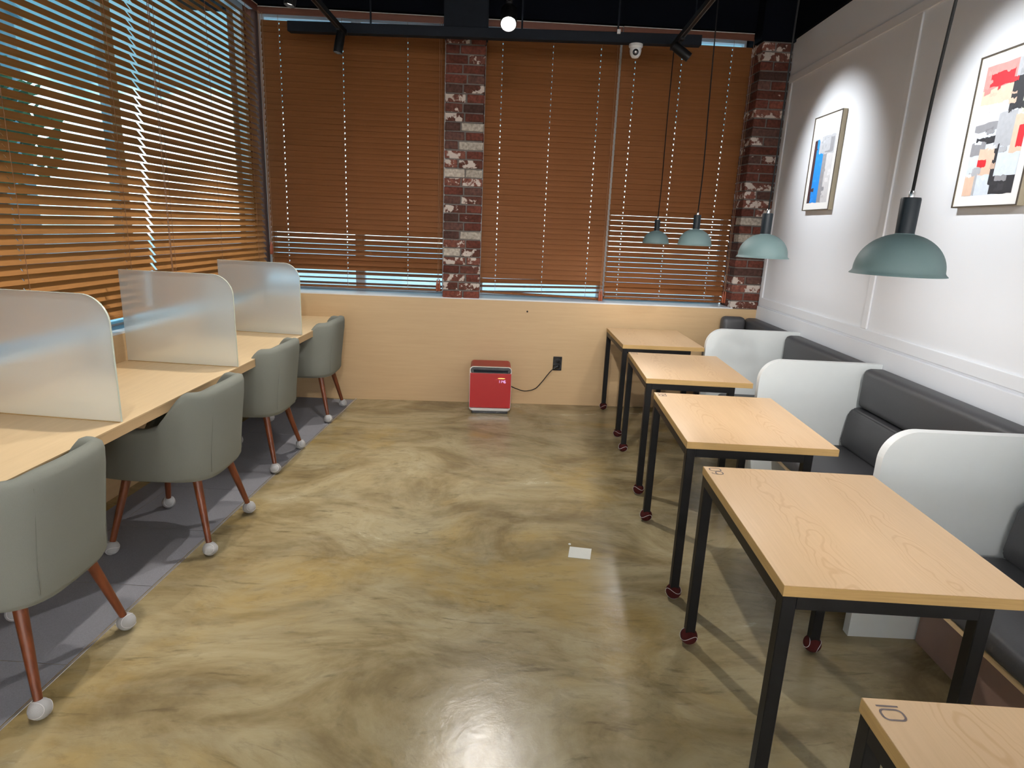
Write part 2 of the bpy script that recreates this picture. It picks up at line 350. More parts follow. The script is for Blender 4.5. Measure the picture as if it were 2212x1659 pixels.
def tube(bm, pts, r, n=8, closed=False, cap=True):
    pts = [Vector(p) for p in pts]; N = len(pts)
    rs = r if isinstance(r, (list, tuple)) else [r]*N
    rings = []; prev = None
    for i, p in enumerate(pts):
        if closed: t = pts[(i+1) % N] - pts[i-1]
        else: t = pts[min(i+1, N-1)] - pts[max(i-1, 0)]
        t.normalize()
        if prev is None:
            u = t.orthogonal().normalized()
        else:
            u = (prev - t*prev.dot(t)).normalized()
        prev = u; w = t.cross(u)
        rings.append([bm.verts.new(p + (u*math.cos(2*PI*k/n) + w*math.sin(2*PI*k/n))*rs[i]) for k in range(n)])
    fs = []
    rng = range(N) if closed else range(N-1)
    for i in rng:
        a, b = rings[i], rings[(i+1) % N]
        for k in range(n):
            fs.append(bm.faces.new((a[k], a[(k+1) % n], b[(k+1) % n], b[k])))
    if cap and not closed:
        fs.append(bm.faces.new(rings[0][::-1])); fs.append(bm.faces.new(rings[-1]))
    bmesh.ops.recalc_face_normals(bm, faces=fs)
def spline(pts, n=8):
    pts = [Vector(p) for p in pts]; out = []
    P = [pts[0]] + pts + [pts[-1]]
    for i in range(1, len(P)-2):
        for k in range(n):
            t = k/n
            a, b, c, d = P[i-1], P[i], P[i+1], P[i+2]
            out.append(0.5*((2*b) + (c-a)*t + (2*a-5*b+4*c-d)*t*t + (3*b-a-3*c+d)*t**3))
    out.append(pts[-1]); return out
def obj(name, bm, m, parent=None, loc=None, rz=0.0, smooth=False, kind=None):
    me = bpy.data.meshes.new(name); bm.to_mesh(me); bm.free()
    me.materials.append(m)
    if smooth:
        for p in me.polygons: p.use_smooth = True
        if smooth != 'all':
            me.set_sharp_from_angle(angle=math.radians(40))
    o = bpy.data.objects.new(name, me); COL.objects.link(o)
    if parent: o.parent = parent
    if loc is not None: o.location = loc
    o.rotation_euler = (0, 0, rz)
    if kind: o['kind'] = kind
    return o
def inst(name, me, parent=None, loc=(0,0,0), rot=(0,0,0), m=None):
    o = bpy.data.objects.new(name, me); COL.objects.link(o)
    if parent: o.parent = parent
    o.location = loc; o.rotation_euler = rot
    if m:
        o.material_slots[0].link = 'OBJECT'; o.material_slots[0].material = m
    return o
def thing(name, label, cat, loc=(0,0,0), rz=0.0, group=None):
    o = bpy.data.objects.new(name, None); COL.objects.link(o); o.empty_display_size = 0.1
    o.location = loc; o.rotation_euler = (0,0,rz); tag(o, label, cat, group); return o
def tag(o, label, cat, group=None):
    o['label'] = label; o['category'] = cat
    if group: o['group'] = group
    return o
def struct(name, bm, m, loc=None, rz=0.0, parent=None):
    return obj(name, bm, m, parent, loc, rz, kind='structure')
def BM(): return bmesh.new()
def copy_tree(o, parent=None):
    c = o.copy(); COL.objects.link(c); c.parent = parent
    for ch in o.children: copy_tree(ch, c)
    return c
def boxo(name, m, parent, *a, **k):
    bm = BM(); box(bm, *a, **k); return obj(name, bm, m, parent)

# ------------------------------------------------------------------ room frame
BACK = 5.485                       # face of the low back wall
KR = 0.06; RZR = -math.atan(KR)    # right wall runs at a slight angle to the back wall normal
RO = (2.436, BACK, 0.0)            # far end of the right wall
KL = 0.08; RZL = -math.atan(KL)
LO = (-2.04 + KL*(BACK-3.567), BACK, 0.0)   # far end of the left low wall face
KD = 0.058; RZD = -math.atan(KD)
def lx(y, base=-2.04): return base + KL*(y-3.567)
def rx(y): return 2.436 + KR*(y-BACK)

# floor, ceiling
bm = BM(); box(bm, -3.0, 3.0, -3.6, 5.9, -0.12, 0.0); struct('floor', bm, m_floor)
bm = BM(); box(bm, -3.0, 3.0, -3.6, 6.3, 3.62, 3.75); struct('ceiling', bm, m_ceil)
bm = BM(); box(bm, -3.0, 3.0, -3.15, -3.0, 0, 3.62); struct('wall_front', bm, m_white)  # unseen wall, set close behind the camera to bounce fill light forward

# back wall: low panelled wall, ledge, black head above the windows
wb = BM(); box(wb, -2.3, 2.9, BACK, 5.785, -0.1, 0.935); wall_back = struct('wall_back', wb, m_panel)
bm = BM(); box(bm, -2.0, 2.2, BACK+0.005, 5.78, 0.935, 0.947); struct('windowsill', bm, m_alu, parent=wall_back)
bm = BM(); lathe(bm, [(0, 0.002), (0.008, 0.002), (0.008, -0.004), (0, -0.004)], 12)
h = obj('screw_hole', bm, m_hole, wall_back, (0.365, BACK-0.002, 0.846)); h.rotation_euler = (PI/2, 0, 0)
bm = BM(); box(bm, -2.6, 3.1, 5.62, 5.9, 3.205, 3.62); struct('trim_1', bm, m_ceil)
# left wall: low panelled wall under the windows and black head above
bm = BM(); box(bm, -0.155, 0.0, -9.0, 0.30, -0.1, 0.895); wl_o = struct('wall_left', bm, m_panel, LO, RZL)
bm = BM(); box(bm, -0.155, -0.004, -9.0, 0.28, 0.895, 0.907); struct('windowsill', bm, m_alu, parent=wl_o)
bm = BM(); box(bm, -0.30, -0.05, -9.0, 0.3, 3.205, 3.62); struct('trim_2', bm, m_ceil, LO, RZL)
# right wall: white with battens, black above
bm = BM(); box(bm, 0, 0.2, -9.1, 0.4, -0.1, 3.125); wr = struct('wall_right', bm, m_white, RO, RZR)
bm = BM(); box(bm, -0.03, 0.2, -9.1, 0.4, 3.125, 3.62); struct('trim_3', bm, m_ceil, RO, RZR)
bm = BM(); box(bm, -0.012, 0, -9.0, -0.001, 2.79, 2.85, 0.004); obj('batten', bm, m_white, wr)
bm = BM(); box(bm, -0.012, 0, -9.0, -0.001, 0.985, 1.05, 0.004); obj('batten', bm, m_white, wr)
for s in (-0.035, -1.77, -3.50, -5.23, -6.96):
    bm = BM(); box(bm, -0.012, 0, s-0.03, s+0.03, 1.0505, 2.7895, 0.004); obj('batten', bm, m_white, wr)
bm = BM(); box(bm, -0.02, 0, -9.0, -0.001, 0.0, 0.972, 0.002); obj('wainscot', bm, m_white, wr)

# ------------------------------------------------------------------ outside
bm = BM(); box(bm, -40, 30, -20, 50, -0.5, -0.3); g = struct('floor_outside', bm, m_asphalt)
t = thing('neighbour_building', 'pale block across the street, glimpsed between the slats on the left', 'building', (-16.5, 13.0, -0.3), 0.35)
bm = BM(); box(bm, -7, 4.6, 0, 8, 0, 7.5); obj('wall', bm, m_facade, t)
bm = BM(); box(bm, -7.2, 4.8, -0.2, 8.2, 7.5, 7.8); obj('roof', bm, m_canopy, t)
for i in range(4):
    for j in range(2):
        bm = BM(); box(bm, -6+i*2.7, -4.4+i*2.7, -0.06, 0.02, 1.2+j*3.2, 2.9+j*3.2); obj('window', bm, m_alu, t)
t = thing('street_tree', 'dark street tree outside the left windows, behind the slats', 'tree', (-10.6, 14.5, -0.3))
bm = BM(); tube(bm, [(0, 0, 0), (0.05, 0, 1.6), (0.0, 0.05, 3.2)], [0.16, 0.12, 0.06], 10); obj('trunk', bm, m_bark, t, smooth=True)
bm = BM(); rt = random.Random(4)
for k in range(420):
    a, b_, r = rt.uniform(0, 2*PI), rt.uniform(-1, 1), rt.random()**0.4
    p = Vector((math.cos(a)*math.sqrt(1-b_*b_)*1.3*r, math.sin(a)*math.sqrt(1-b_*b_)*1.3*r, 3.4 + b_*1.5*r))
    e1 = Vector((rt.uniform(-1, 1), rt.uniform(-1, 1), rt.uniform(-1, 1))).normalized()*0.16; e2 = e1.orthogonal().normalized()*0.12
    bm.faces.new([bm.verts.new(p+q) for q in (e1, e2, -e1, -e2)])
obj('foliage', bm, m_foliage, t, kind='stuff')

# windows behind the blinds (frame, mullion, glass)
def window(name, loc, rz, x0, x1, z0, z1, mull):
    """local x along the wall, local y outwards"""
    e = bpy.data.objects.new(name, None); COL.objects.link(e); e.location = loc; e.rotation_euler = (0,0,rz); e['kind'] = 'structure'
    bm = BM(); t = 0.05
    box(bm, x0, x1, 0, 0.06, z0, z0+t); box(bm, x0, x1, 0, 0.06, z1-t, z1)
    box(bm, x0, x0+t, 0, 0.06, z0+t, z1-t); box(bm, x1-t, x1, 0, 0.06, z0+t, z1-t)
    for q in mull: box(bm, q-0.04, q+0.04, 0, 0.06, z0+t, z1-t)
    obj('window_frame', bm, m_alu, e)
    ed = [x0+t] + [v for q in mull for v in (q-0.04, q+0.04)] + [x1-t]
    for a, b in zip(ed[::2], ed[1::2]):
        bm = BM(); box(bm, a, b, 0.028, 0.032, z0+t, z1-t); obj('pane', bm, m_glass, e)
    return e
window('window_1', (0, 5.79, 0), 0, -1.95, -0.36, 0.912, 3.205, [-1.15])
window('window_2', (0, 5.79, 0), 0, -0.09, 2.18, 0.912, 3.205, [1.06])
# left window: local x runs along -u so that local y points outwards (-x)
window('window_3', (LO[0]-0.16, LO[1], 0), RZL + PI/2, -5.0, 0.20, 0.868, 3.205, [-1.53, -3.4])
bm = BM(); box(bm, -0.30, -0.10, 0.20, 0.45, 0.907, 3.62); struct('trim_6', bm, m_valance, LO, RZL)

# ------------------------------------------------------------------ brick pillars
def pillar(name, label, loc, rows, z0, pitch, width, depth, side, special):
    t = thing(name, label, 'pillar', loc)
    bm = BM(); box(bm, 0.008, width-0.008, 0.008, depth, z0, z0+rows*pitch+0.01); obj('mortar_core', bm, m_mortar, t)
    rr = random.Random(len(name)+rows)
    def brick(x0, x1, y0, y1, z, mt):
        bm = BM(); j = lambda s=0.0025: rr.uniform(-s, s)
        vs_ = box(bm, x0, x1, y0+j(), y1, z, z+pitch-0.011, 0.004, 1)
        for v in bm.verts: v.co += Vector((j(.002), j(.002), j(.002)))
        cx, cy, cz = (x0+x1)/2, (y0+y1)/2, z+pitch/2
        bmesh.ops.translate(bm, verts=bm.verts, vec=(-cx, -cy, -cz))
        obj('brick', bm, mt, t, (cx, cy, cz))
    for i in range(rows):
        z = z0 + i*pitch + 0.005
        def pick(k):
            s = special.get((i, k))
            if s == 'w': return b_white
            if s == 'p': return b_patch
            if s == 'r': return b_red
            return rr.choice([b_red, b_red, b_dark, b_patch])
        g = 0.006
        if not side:
            c = width*(0.56 if i % 2 == 0 else 0.42) + rr.uniform(-.02, .02)
            brick(0, c-g, 0, 0.10, z, pick(0)); brick(c+g, width, 0, 0.10, z, pick(1))
        else:
            if i % 2 == 0:
                brick(0, width, 0, 0.105, z, pick(0)); brick(0, width*.6, 0.117, depth, z, pick(1))
            else:
                brick(0, 0.105, 0, depth, z, pick(0)); brick(0.117, width, 0, 0.105, z, pick(1))
    return t
pillar('brick_pillar', 'narrow reclaimed brick pillar between two brown blinds, near the middle of the back wall',
       (-0.382, BACK+0.005, 0), 29, 0.936, 0.0722, 0.318, 0.22, False,
       {(0,0):'r',(0,1):'r',(1,0):'p',(1,1):'p',(4,0):'p',(4,1):'p',(5,0):'w',(5,1):'p',(7,1):'w',(10,0):'p',(11,1):'p',
        (13,0):'p',(14,0):'w',(14,1):'w',(15,0):'p',(16,0):'p',(17,1):'w',(19,1):'w',(21,0):'p',(22,0):'p'})
pillar('brick_pillar', 'reclaimed brick corner pillar between the blinds and the white wall',
       (2.172, BACK+0.005, 0), 30, 0.936, 0.0722, 0.255, 0.24, True,
       {(0,0):'p',(2,0):'p',(4,1):'p',(8,0):'w',(10,0):'w',(14,0):'p',(17,1):'p',(19,0):'p',(22,0):'p'})
bm = BM(); box(bm, -0.40, -0.05, BACK-0.01, 5.9, 3.03, 3.62); struct('trim_4', bm, m_beam)
bm = BM(); box(bm, 2.15, 2.46, BACK-0.01, 5.9, 3.105, 3.62); struct('trim_5', bm, m_ceil)

# ------------------------------------------------------------------ venetian blinds
def slat_mesh(length, holes, w=0.050, t=0.003):
    """flat slat along x, width along y, centred; with cord slots"""
    bm = BM(); hw = 0.0075; hl = 0.0035
    h = length/2
    box(bm, -h, h, -w/2, -hw, -t/2, t/2); box(bm, -h, h, hw, w/2, -t/2, t/2)
    xs = [-h] + [v for q in holes for v in (q-hl, q+hl)] + [h]
    for a, b in zip(xs[::2], xs[1::2]): box(bm, a, b, -hw, hw, -t/2, t/2)
    me = bpy.data.meshes.new('slat'); bm.to_mesh(me); bm.free(); return me
def blind(label, loc, rz, length, z_top, z_bot, tilt, holes, m, cords=(), bot_drop=0.0, pitch=0.045, head_lit=True, open_rows=None, tassel_z=None):
    """local x along the wall, y outwards; tilt(i_from_bottom, n) gives the slat angle: outer edge up"""
    t = thing('venetian_blind', label, 'blind', loc, rz, None)
    h = length/2
    boxo('valance', m_valance, t, -h, h, -0.045, -0.030, z_top+0.022, z_top+0.072, bev=0.002, seg=1)
    boxo('top_trim', m_div, t, -h, h, -0.047, -0.029, z_top+0.0722, z_top+0.0765)
    boxo('headrail', m_alu, t, -h, h, -0.028, 0.028, z_top+0.040, z_top+0.078)
    me = slat_mesh(length-0.012, holes)
    me.materials.append(m)
    n = int((z_top - z_bot)/pitch)
    rr = random.Random(int(length*1000))
    for i in range(n):
        f = i/n
        z = z_bot + 0.03 + i*pitch
        a = tilt(i, n) + rr.uniform(-1.0, 1.0)
        roll = math.atan2(bot_drop, length)*max(0, 1-i/4)
        inst('slat', me, t, (0, 0, z - 0.0), (math.radians(a), -roll, 0))
    bm = BM(); box(bm, -h+.006, h-.006, -0.026, 0.026, -0.008, 0.010, 0.003, 1)
    o = obj('bottom_rail', bm, m, t, (0, 0, z_bot)); o.rotation_euler = (0, -math.atan2(bot_drop, length)*-1 if False else math.atan2(bot_drop, length), 0)
    bm = BM()
    for q in holes:
        box(bm, q-0.0012, q+0.0012, -0.0275, -0.0255, z_bot, z_top+0.03)
    obj('ladder_cord', bm, m_cord, t)
    for (cx, cz) in cords:
        bm = BM()
        for dx in (-0.008, 0.008):
            tube(bm, [(cx+dx, -0.050, z_top+0.03), (cx+dx*0.9, -0.055, (z_top+cz)/2), (cx+dx*0.6, -0.055, cz+0.05)], 0.0022, 6)
        obj('pull_cord', bm, m_cord, t, smooth=True)
        for dx in (-0.009, 0.010):
            bm = BM(); lathe(bm, [(0, 0.055), (0.005, 0.053), (0.007, 0.03), (0.011, 0.008), (0.012, -0.035), (0.009, -0.05), (0, -0.052)], 12)
            obj('tassel', bm, m_tassel, t, (cx+dx, -0.058, cz), smooth=True)
    return t
BY = 5.690
def tilt_back(lo, openness, top=72):
    def f(i, n):
        if i < lo: return openness[i % len(openness)]
        return top
    return f
blind('brown venetian blind left of the middle brick pillar, in the corner', ((-1.90-0.396)/2, BY, 0), 0, 1.504, 3.118, 0.985,
      tilt_back(11, [14, 8, 22, 50, 66, 50, 46, 48, 45, 44, 60], 72), [-0.60, -0.09, 0.44], m_slat_dim, cords=[(-0.725, 1.10), (0.715, 1.03)])
blind('brown venetian blind right of the middle brick pillar, its bottom rail hanging crooked', ((-0.067+1.056)/2, BY, 0), 0, 1.123, 3.118, 0.972,
      tilt_back(3, [10, 14, 45], 73), [-0.42, 0.0, 0.40], m_slat_dim, cords=[(0.535, 0.99)], bot_drop=0.03)
blind('brown venetian blind beside the corner brick pillar, slats half open low down', ((1.060+2.168)/2, BY-0.01, 0), 0, 1.108, 3.118, 0.975,
      lambda i, n: (30, 62, 50, 49, 48, 47, 46, 46, 47, 47, 48, 49, 50, 51, 53, 54, 58)[i] if i < 17 else 69 + 10*i/n, [-0.43, -0.04, 0.38], m_slat_dim, cords=[(0.545, 1.02)])
# left wall blinds: local x runs along the wall
def lblind(label, s0, s1, holes, cords):
    c = (s0+s1)/2; u = Vector((math.sin(-RZL), math.cos(RZL), 0))
    p = Vector(LO) + u*c + Vector((-0.055, 0, 0))
    return blind(label, p, RZL + PI/2, s1-s0, 3.118, 0.985, lambda i, n: 52.0, holes, m_slat_lit, cords)
lblind('brown venetian blind along the window behind the desk, the one running into the room corner', -1.485, 0.13, [-0.62, 0.0, 0.62], [(0.80, 1.3), (-0.71, 1.05)])
lblind('brown venetian blind along the window behind the desk, the long one reaching the frame edge', -5.0, -1.50, [-1.6, -0.8, 0.0, 0.75, 1.5], [])

# ------------------------------------------------------------------ desk along the left wall
DZ = 0.74
def dfx(y): return -1.385 + KD*(y-3.482)     # front edge of the desk
desk = thing('long_desk', 'long pale wood desk top fixed along the window wall', 'desk', (dfx(BACK), BACK, 0), RZD)
bm = BM()
y0, y1 = -4.6, -0.002
cs, sn = math.cos(RZD), math.sin(RZD)
def back_local(y):   # local x of the left wall face at local y
    Y = BACK + y; return (lx(Y) - dfx(Y)) - 0.0
prism(bm, [(back_local(y0)+0.002, y0), (0, y0), (0, y1), (back_local(y1)+0.004, y1-0.040)], DZ-0.006, DZ)
obj('worktop', bm, m_desk, desk)
bm = BM()
prism(bm, [(back_local(y0)+0.004, y0), (-0.001, y0), (-0.001, y1), (back_local(y1)+0.006, y1-0.040)], DZ-0.048, DZ-0.0062)
obj('apron', bm, m_panel, desk)
for yy in (-4.3,):
    bm = BM(); box(bm, back_local(yy)+0.006, -0.20, yy-0.018, yy+0.018, 0.004, DZ-0.0485); obj('support_panel', bm, m_panel, desk)
bm = BM(); prism(bm, [(back_local(-1.85)+0.006, -1.85), (back_local(-1.85)+0.03, -1.85), (back_local(-0.09)+0.03, -0.09), (back_local(-0.09)+0.006, -0.09)], 0.004, DZ-0.049)
obj('black_panel', bm, m_gloss, desk)  # plain black sheet along the wall under the far desk

def partition(label, fx, fy, bx_, by_):
    d = Vector((bx_-fx, by_-fy, 0)); L = d.length
    t = thing('desk_partition', label, 'partition', (fx, fy, DZ), math.atan2(d.y, d.x), 'frosted desk partitions')
    H, R, th = 0.512, 0.115, 0.008
    out = [(0.0, 0.002), (L-0.004, 0.002), (L-0.004, H)]
    for k in range(13):
        a = PI/2 + (PI/2)*k/12
        out.append((R + R*math.cos(a), H - R + R*math.sin(a)))
    bm = BM(); prism(bm, out, -th/2, th/2, 'y'); o = obj('acrylic_sheet', bm, m_clear, t, smooth=True); o.data.materials.append(m_frost)
    for p in o.data.polygons:
        if p.normal.y > 0.9: p.material_index = 1
    # polished edge band along front and top
    bm = BM()
    path = [(0.0, 0.002)] + out[3:][::-1] + [(L-0.004, H)]
    for (a, b) in zip(path, path[1:]):
        q = [(a[0], a[1]), (b[0], b[1])]
        nx, nz = (b[1]-a[1]), -(b[0]-a[0]); ln = math.hypot(nx, nz) or 1; nx, nz = -nx/ln*0.0015, -nz/ln*0.0015
        v = [bm.verts.new(p) for p in ((a[0], -th/2, a[1]), (b[0], -th/2, b[1]), (b[0], th/2, b[1]), (a[0], th/2, a[1]),
             (a[0]+nx, -th/2, a[1]+nz), (b[0]+nx, -th/2, b[1]+nz), (b[0]+nx, th/2, b[1]+nz), (a[0]+nx, th/2, a[1]+nz))]
        for f in ((0,1,2,3),(7,6,5,4),(0,4,5,1),(2,6,7,3)): bm.faces.new([v[i] for i in f])
    bmesh.ops.recalc_face_normals(bm, faces=bm.faces)
    obj('polished_edge', bm, m_frostedge, t)
    bm = BM(); box(bm, 0.004, L-0.006, -0.008, 0.008, 0.0005, 0.0025); obj('base_strip', bm, m_edge, t)
    return t
partition('frosted acrylic partition on the desk, nearest, cut by the left frame edge', -1.458, 2.463, -2.108, 2.56)
partition('frosted acrylic partition on the desk, second of three, between nearest and farthest', -1.385, 3.482, -2.036, 3.567)
partition('frosted acrylic partition on the desk, farthest, nearest the back wall', -1.333, 4.541, -1.945, 4.645)

# carpet tiles under the desk and the light metal strip at their edge
def cx_edge(y): return -1.40 + 0.082*(y-2.41)
carpet = thing('carpet', 'dark grey carpet tiles on the floor under the desk and chairs', 'carpet', (cx_edge(BACK), BACK, 0), -math.atan(0.082))
bm = BM(); ts = 0.5
box(bm, -ts/2+.0012, ts/2-.0012, -ts/2+.0012, ts/2-.0012, 0.0, 0.0018, 0.0006, 1)
ctile = bpy.data.meshes.new('carpet_tile'); bm.to_mesh(ctile); bm.free(); ctile.materials.append(m_carpet)
for j in range(10):
    inst('carpet_tile', ctile, carpet, (-0.008-ts/2, -0.045-ts/2-j*ts, 0.0004), (0, 0, (j % 2)*PI/2))
bm = BM(); box(bm, -0.66, -0.51, -4.99, -0.06, 0.0004, 0.0022); obj('carpet_offcut', bm, m_carpet, carpet)
bm = BM(); box(bm, -0.005, 0.006, -7.0, -0.004, 0.0003, 0.0028, 0.0008, 1); obj('edge_strip', bm, m_silver, carpet)

# ------------------------------------------------------------------ tennis ball (foot cover)
def ball_mesh(r=0.0335):
    bm = BM(); bmesh.ops.create_icosphere(bm, subdivisions=3, radius=r)
    me = bpy.data.meshes.new('tennis_ball'); bm.to_mesh(me); bm.free()
    for p in me.polygons: p.use_smooth = True
    return me
def ball_seam(r=0.0337):
    bm = BM(); pts = []
    for k in range(48):
        t = 2*PI*k/48; a, b = 0.75, 0.25
        p = Vector((a*math.cos(t)+b*math.cos(3*t), a*math.sin(t)-b*math.sin(3*t), 2*math.sqrt(a*b)*math.sin(2*t)))
        pts.append(p.normalized()*r)
    tube(bm, pts, 0.0011, 5, closed=True)
    me = bpy.data.meshes.new('ball_seam'); bm.to_mesh(me); bm.free(); me.materials.append(m_feltline); return me
BALL = ball_mesh(); SEAM = ball_seam(); BALL.materials.append(m_felt)
def ball(parent, loc, m, rr):
    b = inst('tennis_ball', BALL, parent, loc, (rr.uniform(0, 6), rr.uniform(0, 6), rr.uniform(0, 6)), m)
    b['label'] = 'tennis ball slit open and pushed onto the foot'
    return b
def balls_with_seam(m, name):
    """ball and its seam as one mesh with two materials (sub-part level is the deepest)"""
    bm = BM(); bm.from_mesh(BALL); n = len(bm.faces); bm.from_mesh(SEAM)
    bm.faces.ensure_lookup_table()
    for f in bm.faces[n:]: f.material_index = 1
    for f in bm.faces: f.smooth = True
    me = bpy.data.meshes.new(name); bm.to_mesh(me); bm.free()
    me.materials.append(m); me.materials.append(m_feltline); return me
BALL_G = balls_with_seam(m_felt, 'tennis_ball'); BALL_R = balls_with_seam(m_maroon, 'tennis_ball')

# ------------------------------------------------------------------ desk chairs
def chair_shell():
    """upholstered tub: a rounded strip swept round a U (front left, back, front right); back towards +x"""
    bm = BM(); N = 56
    a, b = 0.255, 0.245          # half depth / half width
    rows = []
    def sm(x): x = max(0, min(1, x)); return x*x*(3-2*x)
    for i in range(N+1):
        s = -1 + 2*i/N
        ang = s*PI*0.80
        e = 0.62
        cx, sy = math.cos(ang), math.sin(ang)
        X = a*math.copysign(abs(cx)**e, cx); Y = b*math.copysign(abs(sy)**e, sy)
        # outward normal of the superellipse (numeric)
        d = 1e-3
        c2, s2 = math.cos(ang+d), math.sin(ang+d)
        X2 = a*math.copysign(abs(c2)**e, c2); Y2 = b*math.copysign(abs(s2)**e, s2)
        T = Vector((X2-X, Y2-Y, 0)).normalized(); Nn = Vector((T.y, -T.x, 0))
        u = X/a                                   # 1 at back, falling to the front
        top = 0.618 + 0.172*sm((u-0.02)/0.62) + 0.018*sm((u-0.8)/0.2)
        endw = sm((abs(s)-0.60)/0.40)
        th = 0.046
        prof = []
        zb = 0.362
        for (k, off) in ((0.0, -0.030), (0.02, -0.010), (0.06, 0.0), (0.25, 0.003), (0.5, 0.006), (0.8, 0.010), (0.93, 0.010), (0.985, 0.004), (1.0, -th*0.30)):
            prof.append((off, zb + (top-zb)*k))
        for (k, off) in ((1.0, -th*0.62), (0.975, -th*0.92), (0.90, -th), (0.5, -th), (0.12, -th*1.05), (0.0, -th*1.2)):
            prof.append((off, zb + (top-zb)*k))
        ring = []
        for off, z in prof:
            lean = 0.03*sm((z-0.40)/0.4)*max(0, u)
            fwdx = -0.13*endw*(1 - (z-zb)/(0.62-zb)) + 0.03*endw
            p = Vector((X + lean + fwdx, Y, 0)) + Nn*off
            ring.append(bm.verts.new((p.x, p.y, z)))
        rows.append(ring)
    K = len(rows[0])
    for r1, r2 in zip(rows, rows[1:]):
        for k in range(K):
            bm.faces.new((r1[k], r1[(k+1) % K], r2[(k+1) % K], r2[k]))
    bm.faces.new(rows[0]); bm.faces.new(rows[-1][::-1])
    bmesh.ops.recalc_face_normals(bm, faces=bm.faces)
    return bm
def chair_seat():
    bm = BM(); n = 40; e = 0.6; rings = []
    for (sc, z) in ((0.80, 0.350), (0.93, 0.354), (0.97, 0.37), (0.97, 0.45), (0.93, 0.475), (0.7, 0.485)):
        ring = []
        for k in range(n):
            t = 2*PI*k/n; c, s = math.cos(t), math.sin(t)
            X = 0.245*math.copysign(abs(c)**e, c)*sc; Y = 0.222*math.copysign(abs(s)**e, s)*sc
            if X < 0: X *= 1.12
            ring.append(bm.verts.new((X, Y, z)))
        rings.append(ring)
    for a, b in zip(rings, rings[1:]):
        for k in range(n): bm.faces.new((a[k], a[(k+1) % n], b[(k+1) % n], b[k]))
    bm.faces.new(rings[0][::-1]); bm.faces.new(rings[-1])
    bmesh.ops.recalc_face_normals(bm, faces=bm.faces)
    return bm
CH_GROUP = 'tub chairs along the desk'
def make_chair(label):
    t = thing('tub_chair', label, 'chair', (0,0,0), 0, CH_GROUP)
    obj('backrest', chair_shell(), m_fabric, t, smooth='all')
    obj('seat', chair_seat(), m_fabric, t, smooth=True)
    for sy in (-1, 1):
        bm = BM(); x = 0.0; y = sy*0.165
        tube(bm, [(0.2335, y, 0.40), (0.2390, y, 0.5), (0.2510, y, 0.6), (0.2620, y, 0.7), (0.2668, y, 0.76)], 0.0016, 6)
        obj('seam', bm, m_seam, t, smooth=True)
    for (tx, ty, bx_, by_) in ((0.155, -0.155, 0.225, -0.225), (0.155, 0.155, 0.225, 0.225), (-0.165, -0.17, -0.225, -0.25), (-0.165, 0.17, -0.225, 0.25)):
        bm = BM(); tube(bm, [(tx, ty, 0.356), (bx_, by_, 0.037)], [0.0205, 0.0125], 16)
        lg = obj('leg', bm, m_leg, t, smooth=True)
        b = inst('tennis_ball', BALL_G, lg, (bx_, by_, 0.0335), (1.1+3*tx, 2.0+5*ty, 0.7+tx*9+ty*4)); b['label'] = 'pale grey tennis ball on the chair foot'
    return t
ch0 = make_chair('grey tub chair at the desk, nearest the camera, cut by the frame edge')
CHAIRS = [((-1.585, 1.945), -0.045, None),
          ((-1.487, 2.955), -0.04, 'grey tub chair at the desk, second from the camera, one arm in view'),
          ((-1.505, 3.965), -0.06, 'grey tub chair at the desk, third from the camera, beside the farthest partition'),
          ((-1.440, 5.005), -0.03, 'grey tub chair at the desk, farthest, its back close to the wood back wall')]
for (x, y), r, lab in CHAIRS:
    c = ch0 if lab is None else copy_tree(ch0)
    c.location = (x, y, 0.0005); c.rotation_euler = (0, 0, r)
    if lab: c['label'] = lab

# ------------------------------------------------------------------ dining tables
TW, TD, TZ = 0.619, 0.795, 0.74
def stroke(bm, pts, w, closed=False):
    n = len(pts); L = []; Rr = []
    for i in range(n):
        a = Vector(pts[i-1] if (closed or i) else pts[i]); c = Vector(pts[(i+1) % n] if (closed or i < n-1) else pts[i])
        d = (c-a).normalized(); nn = Vector((-d.y, d.x))*w/2
        L.append(bm.verts.new((pts[i][0]+nn.x, pts[i][1]+nn.y, 0))); Rr.append(bm.verts.new((pts[i][0]-nn.x, pts[i][1]-nn.y, 0)))
    for i in range(n if closed else n-1):
        j = (i+1) % n
        bm.faces.new((L[i], Rr[i], Rr[j], L[j]))
def rrect(cx, cy, w, h, r, n=5):
    p = []
    for (sx, sy, a0) in ((1, 1, 0), (-1, 1, 90), (-1, -1, 180), (1, -1, 270)):
        for k in range(n+1):
            a = math.radians(a0 + 90*k/n)
            p.append((cx + sx*(w/2-r) + r*math.cos(a), cy + sy*(h/2-r) + r*math.sin(a)))
    return p
def digit(bm, d, x, h=0.040, w=0.026, s=0.0042):
    """glyph drawn upright in (x right, y up), centred on x"""
    if d == '0': stroke(bm, rrect(x, h/2, w, h, 0.010), s, True)
    elif d == '1': stroke(bm, [(x, 0), (x, h)], s)
    elif d == '9':
        stroke(bm, rrect(x, h*0.68, w, h*0.62, 0.010), s, True)
        stroke(bm, [(x+w/2, h*0.68), (x+w/2*0.98, h*0.35), (x+w*0.3, h*0.08), (x, 0)], s)
    elif d == '8':
        stroke(bm, rrect(x, h*0.74, w*0.86, h*0.48, 0.009), s, True); stroke(bm, rrect(x, h*0.25, w, h*0.50, 0.009), s, True)
    elif d == '7': stroke(bm, [(x-w/2, h), (x+w/2, h), (x-w*0.1, 0)], s)
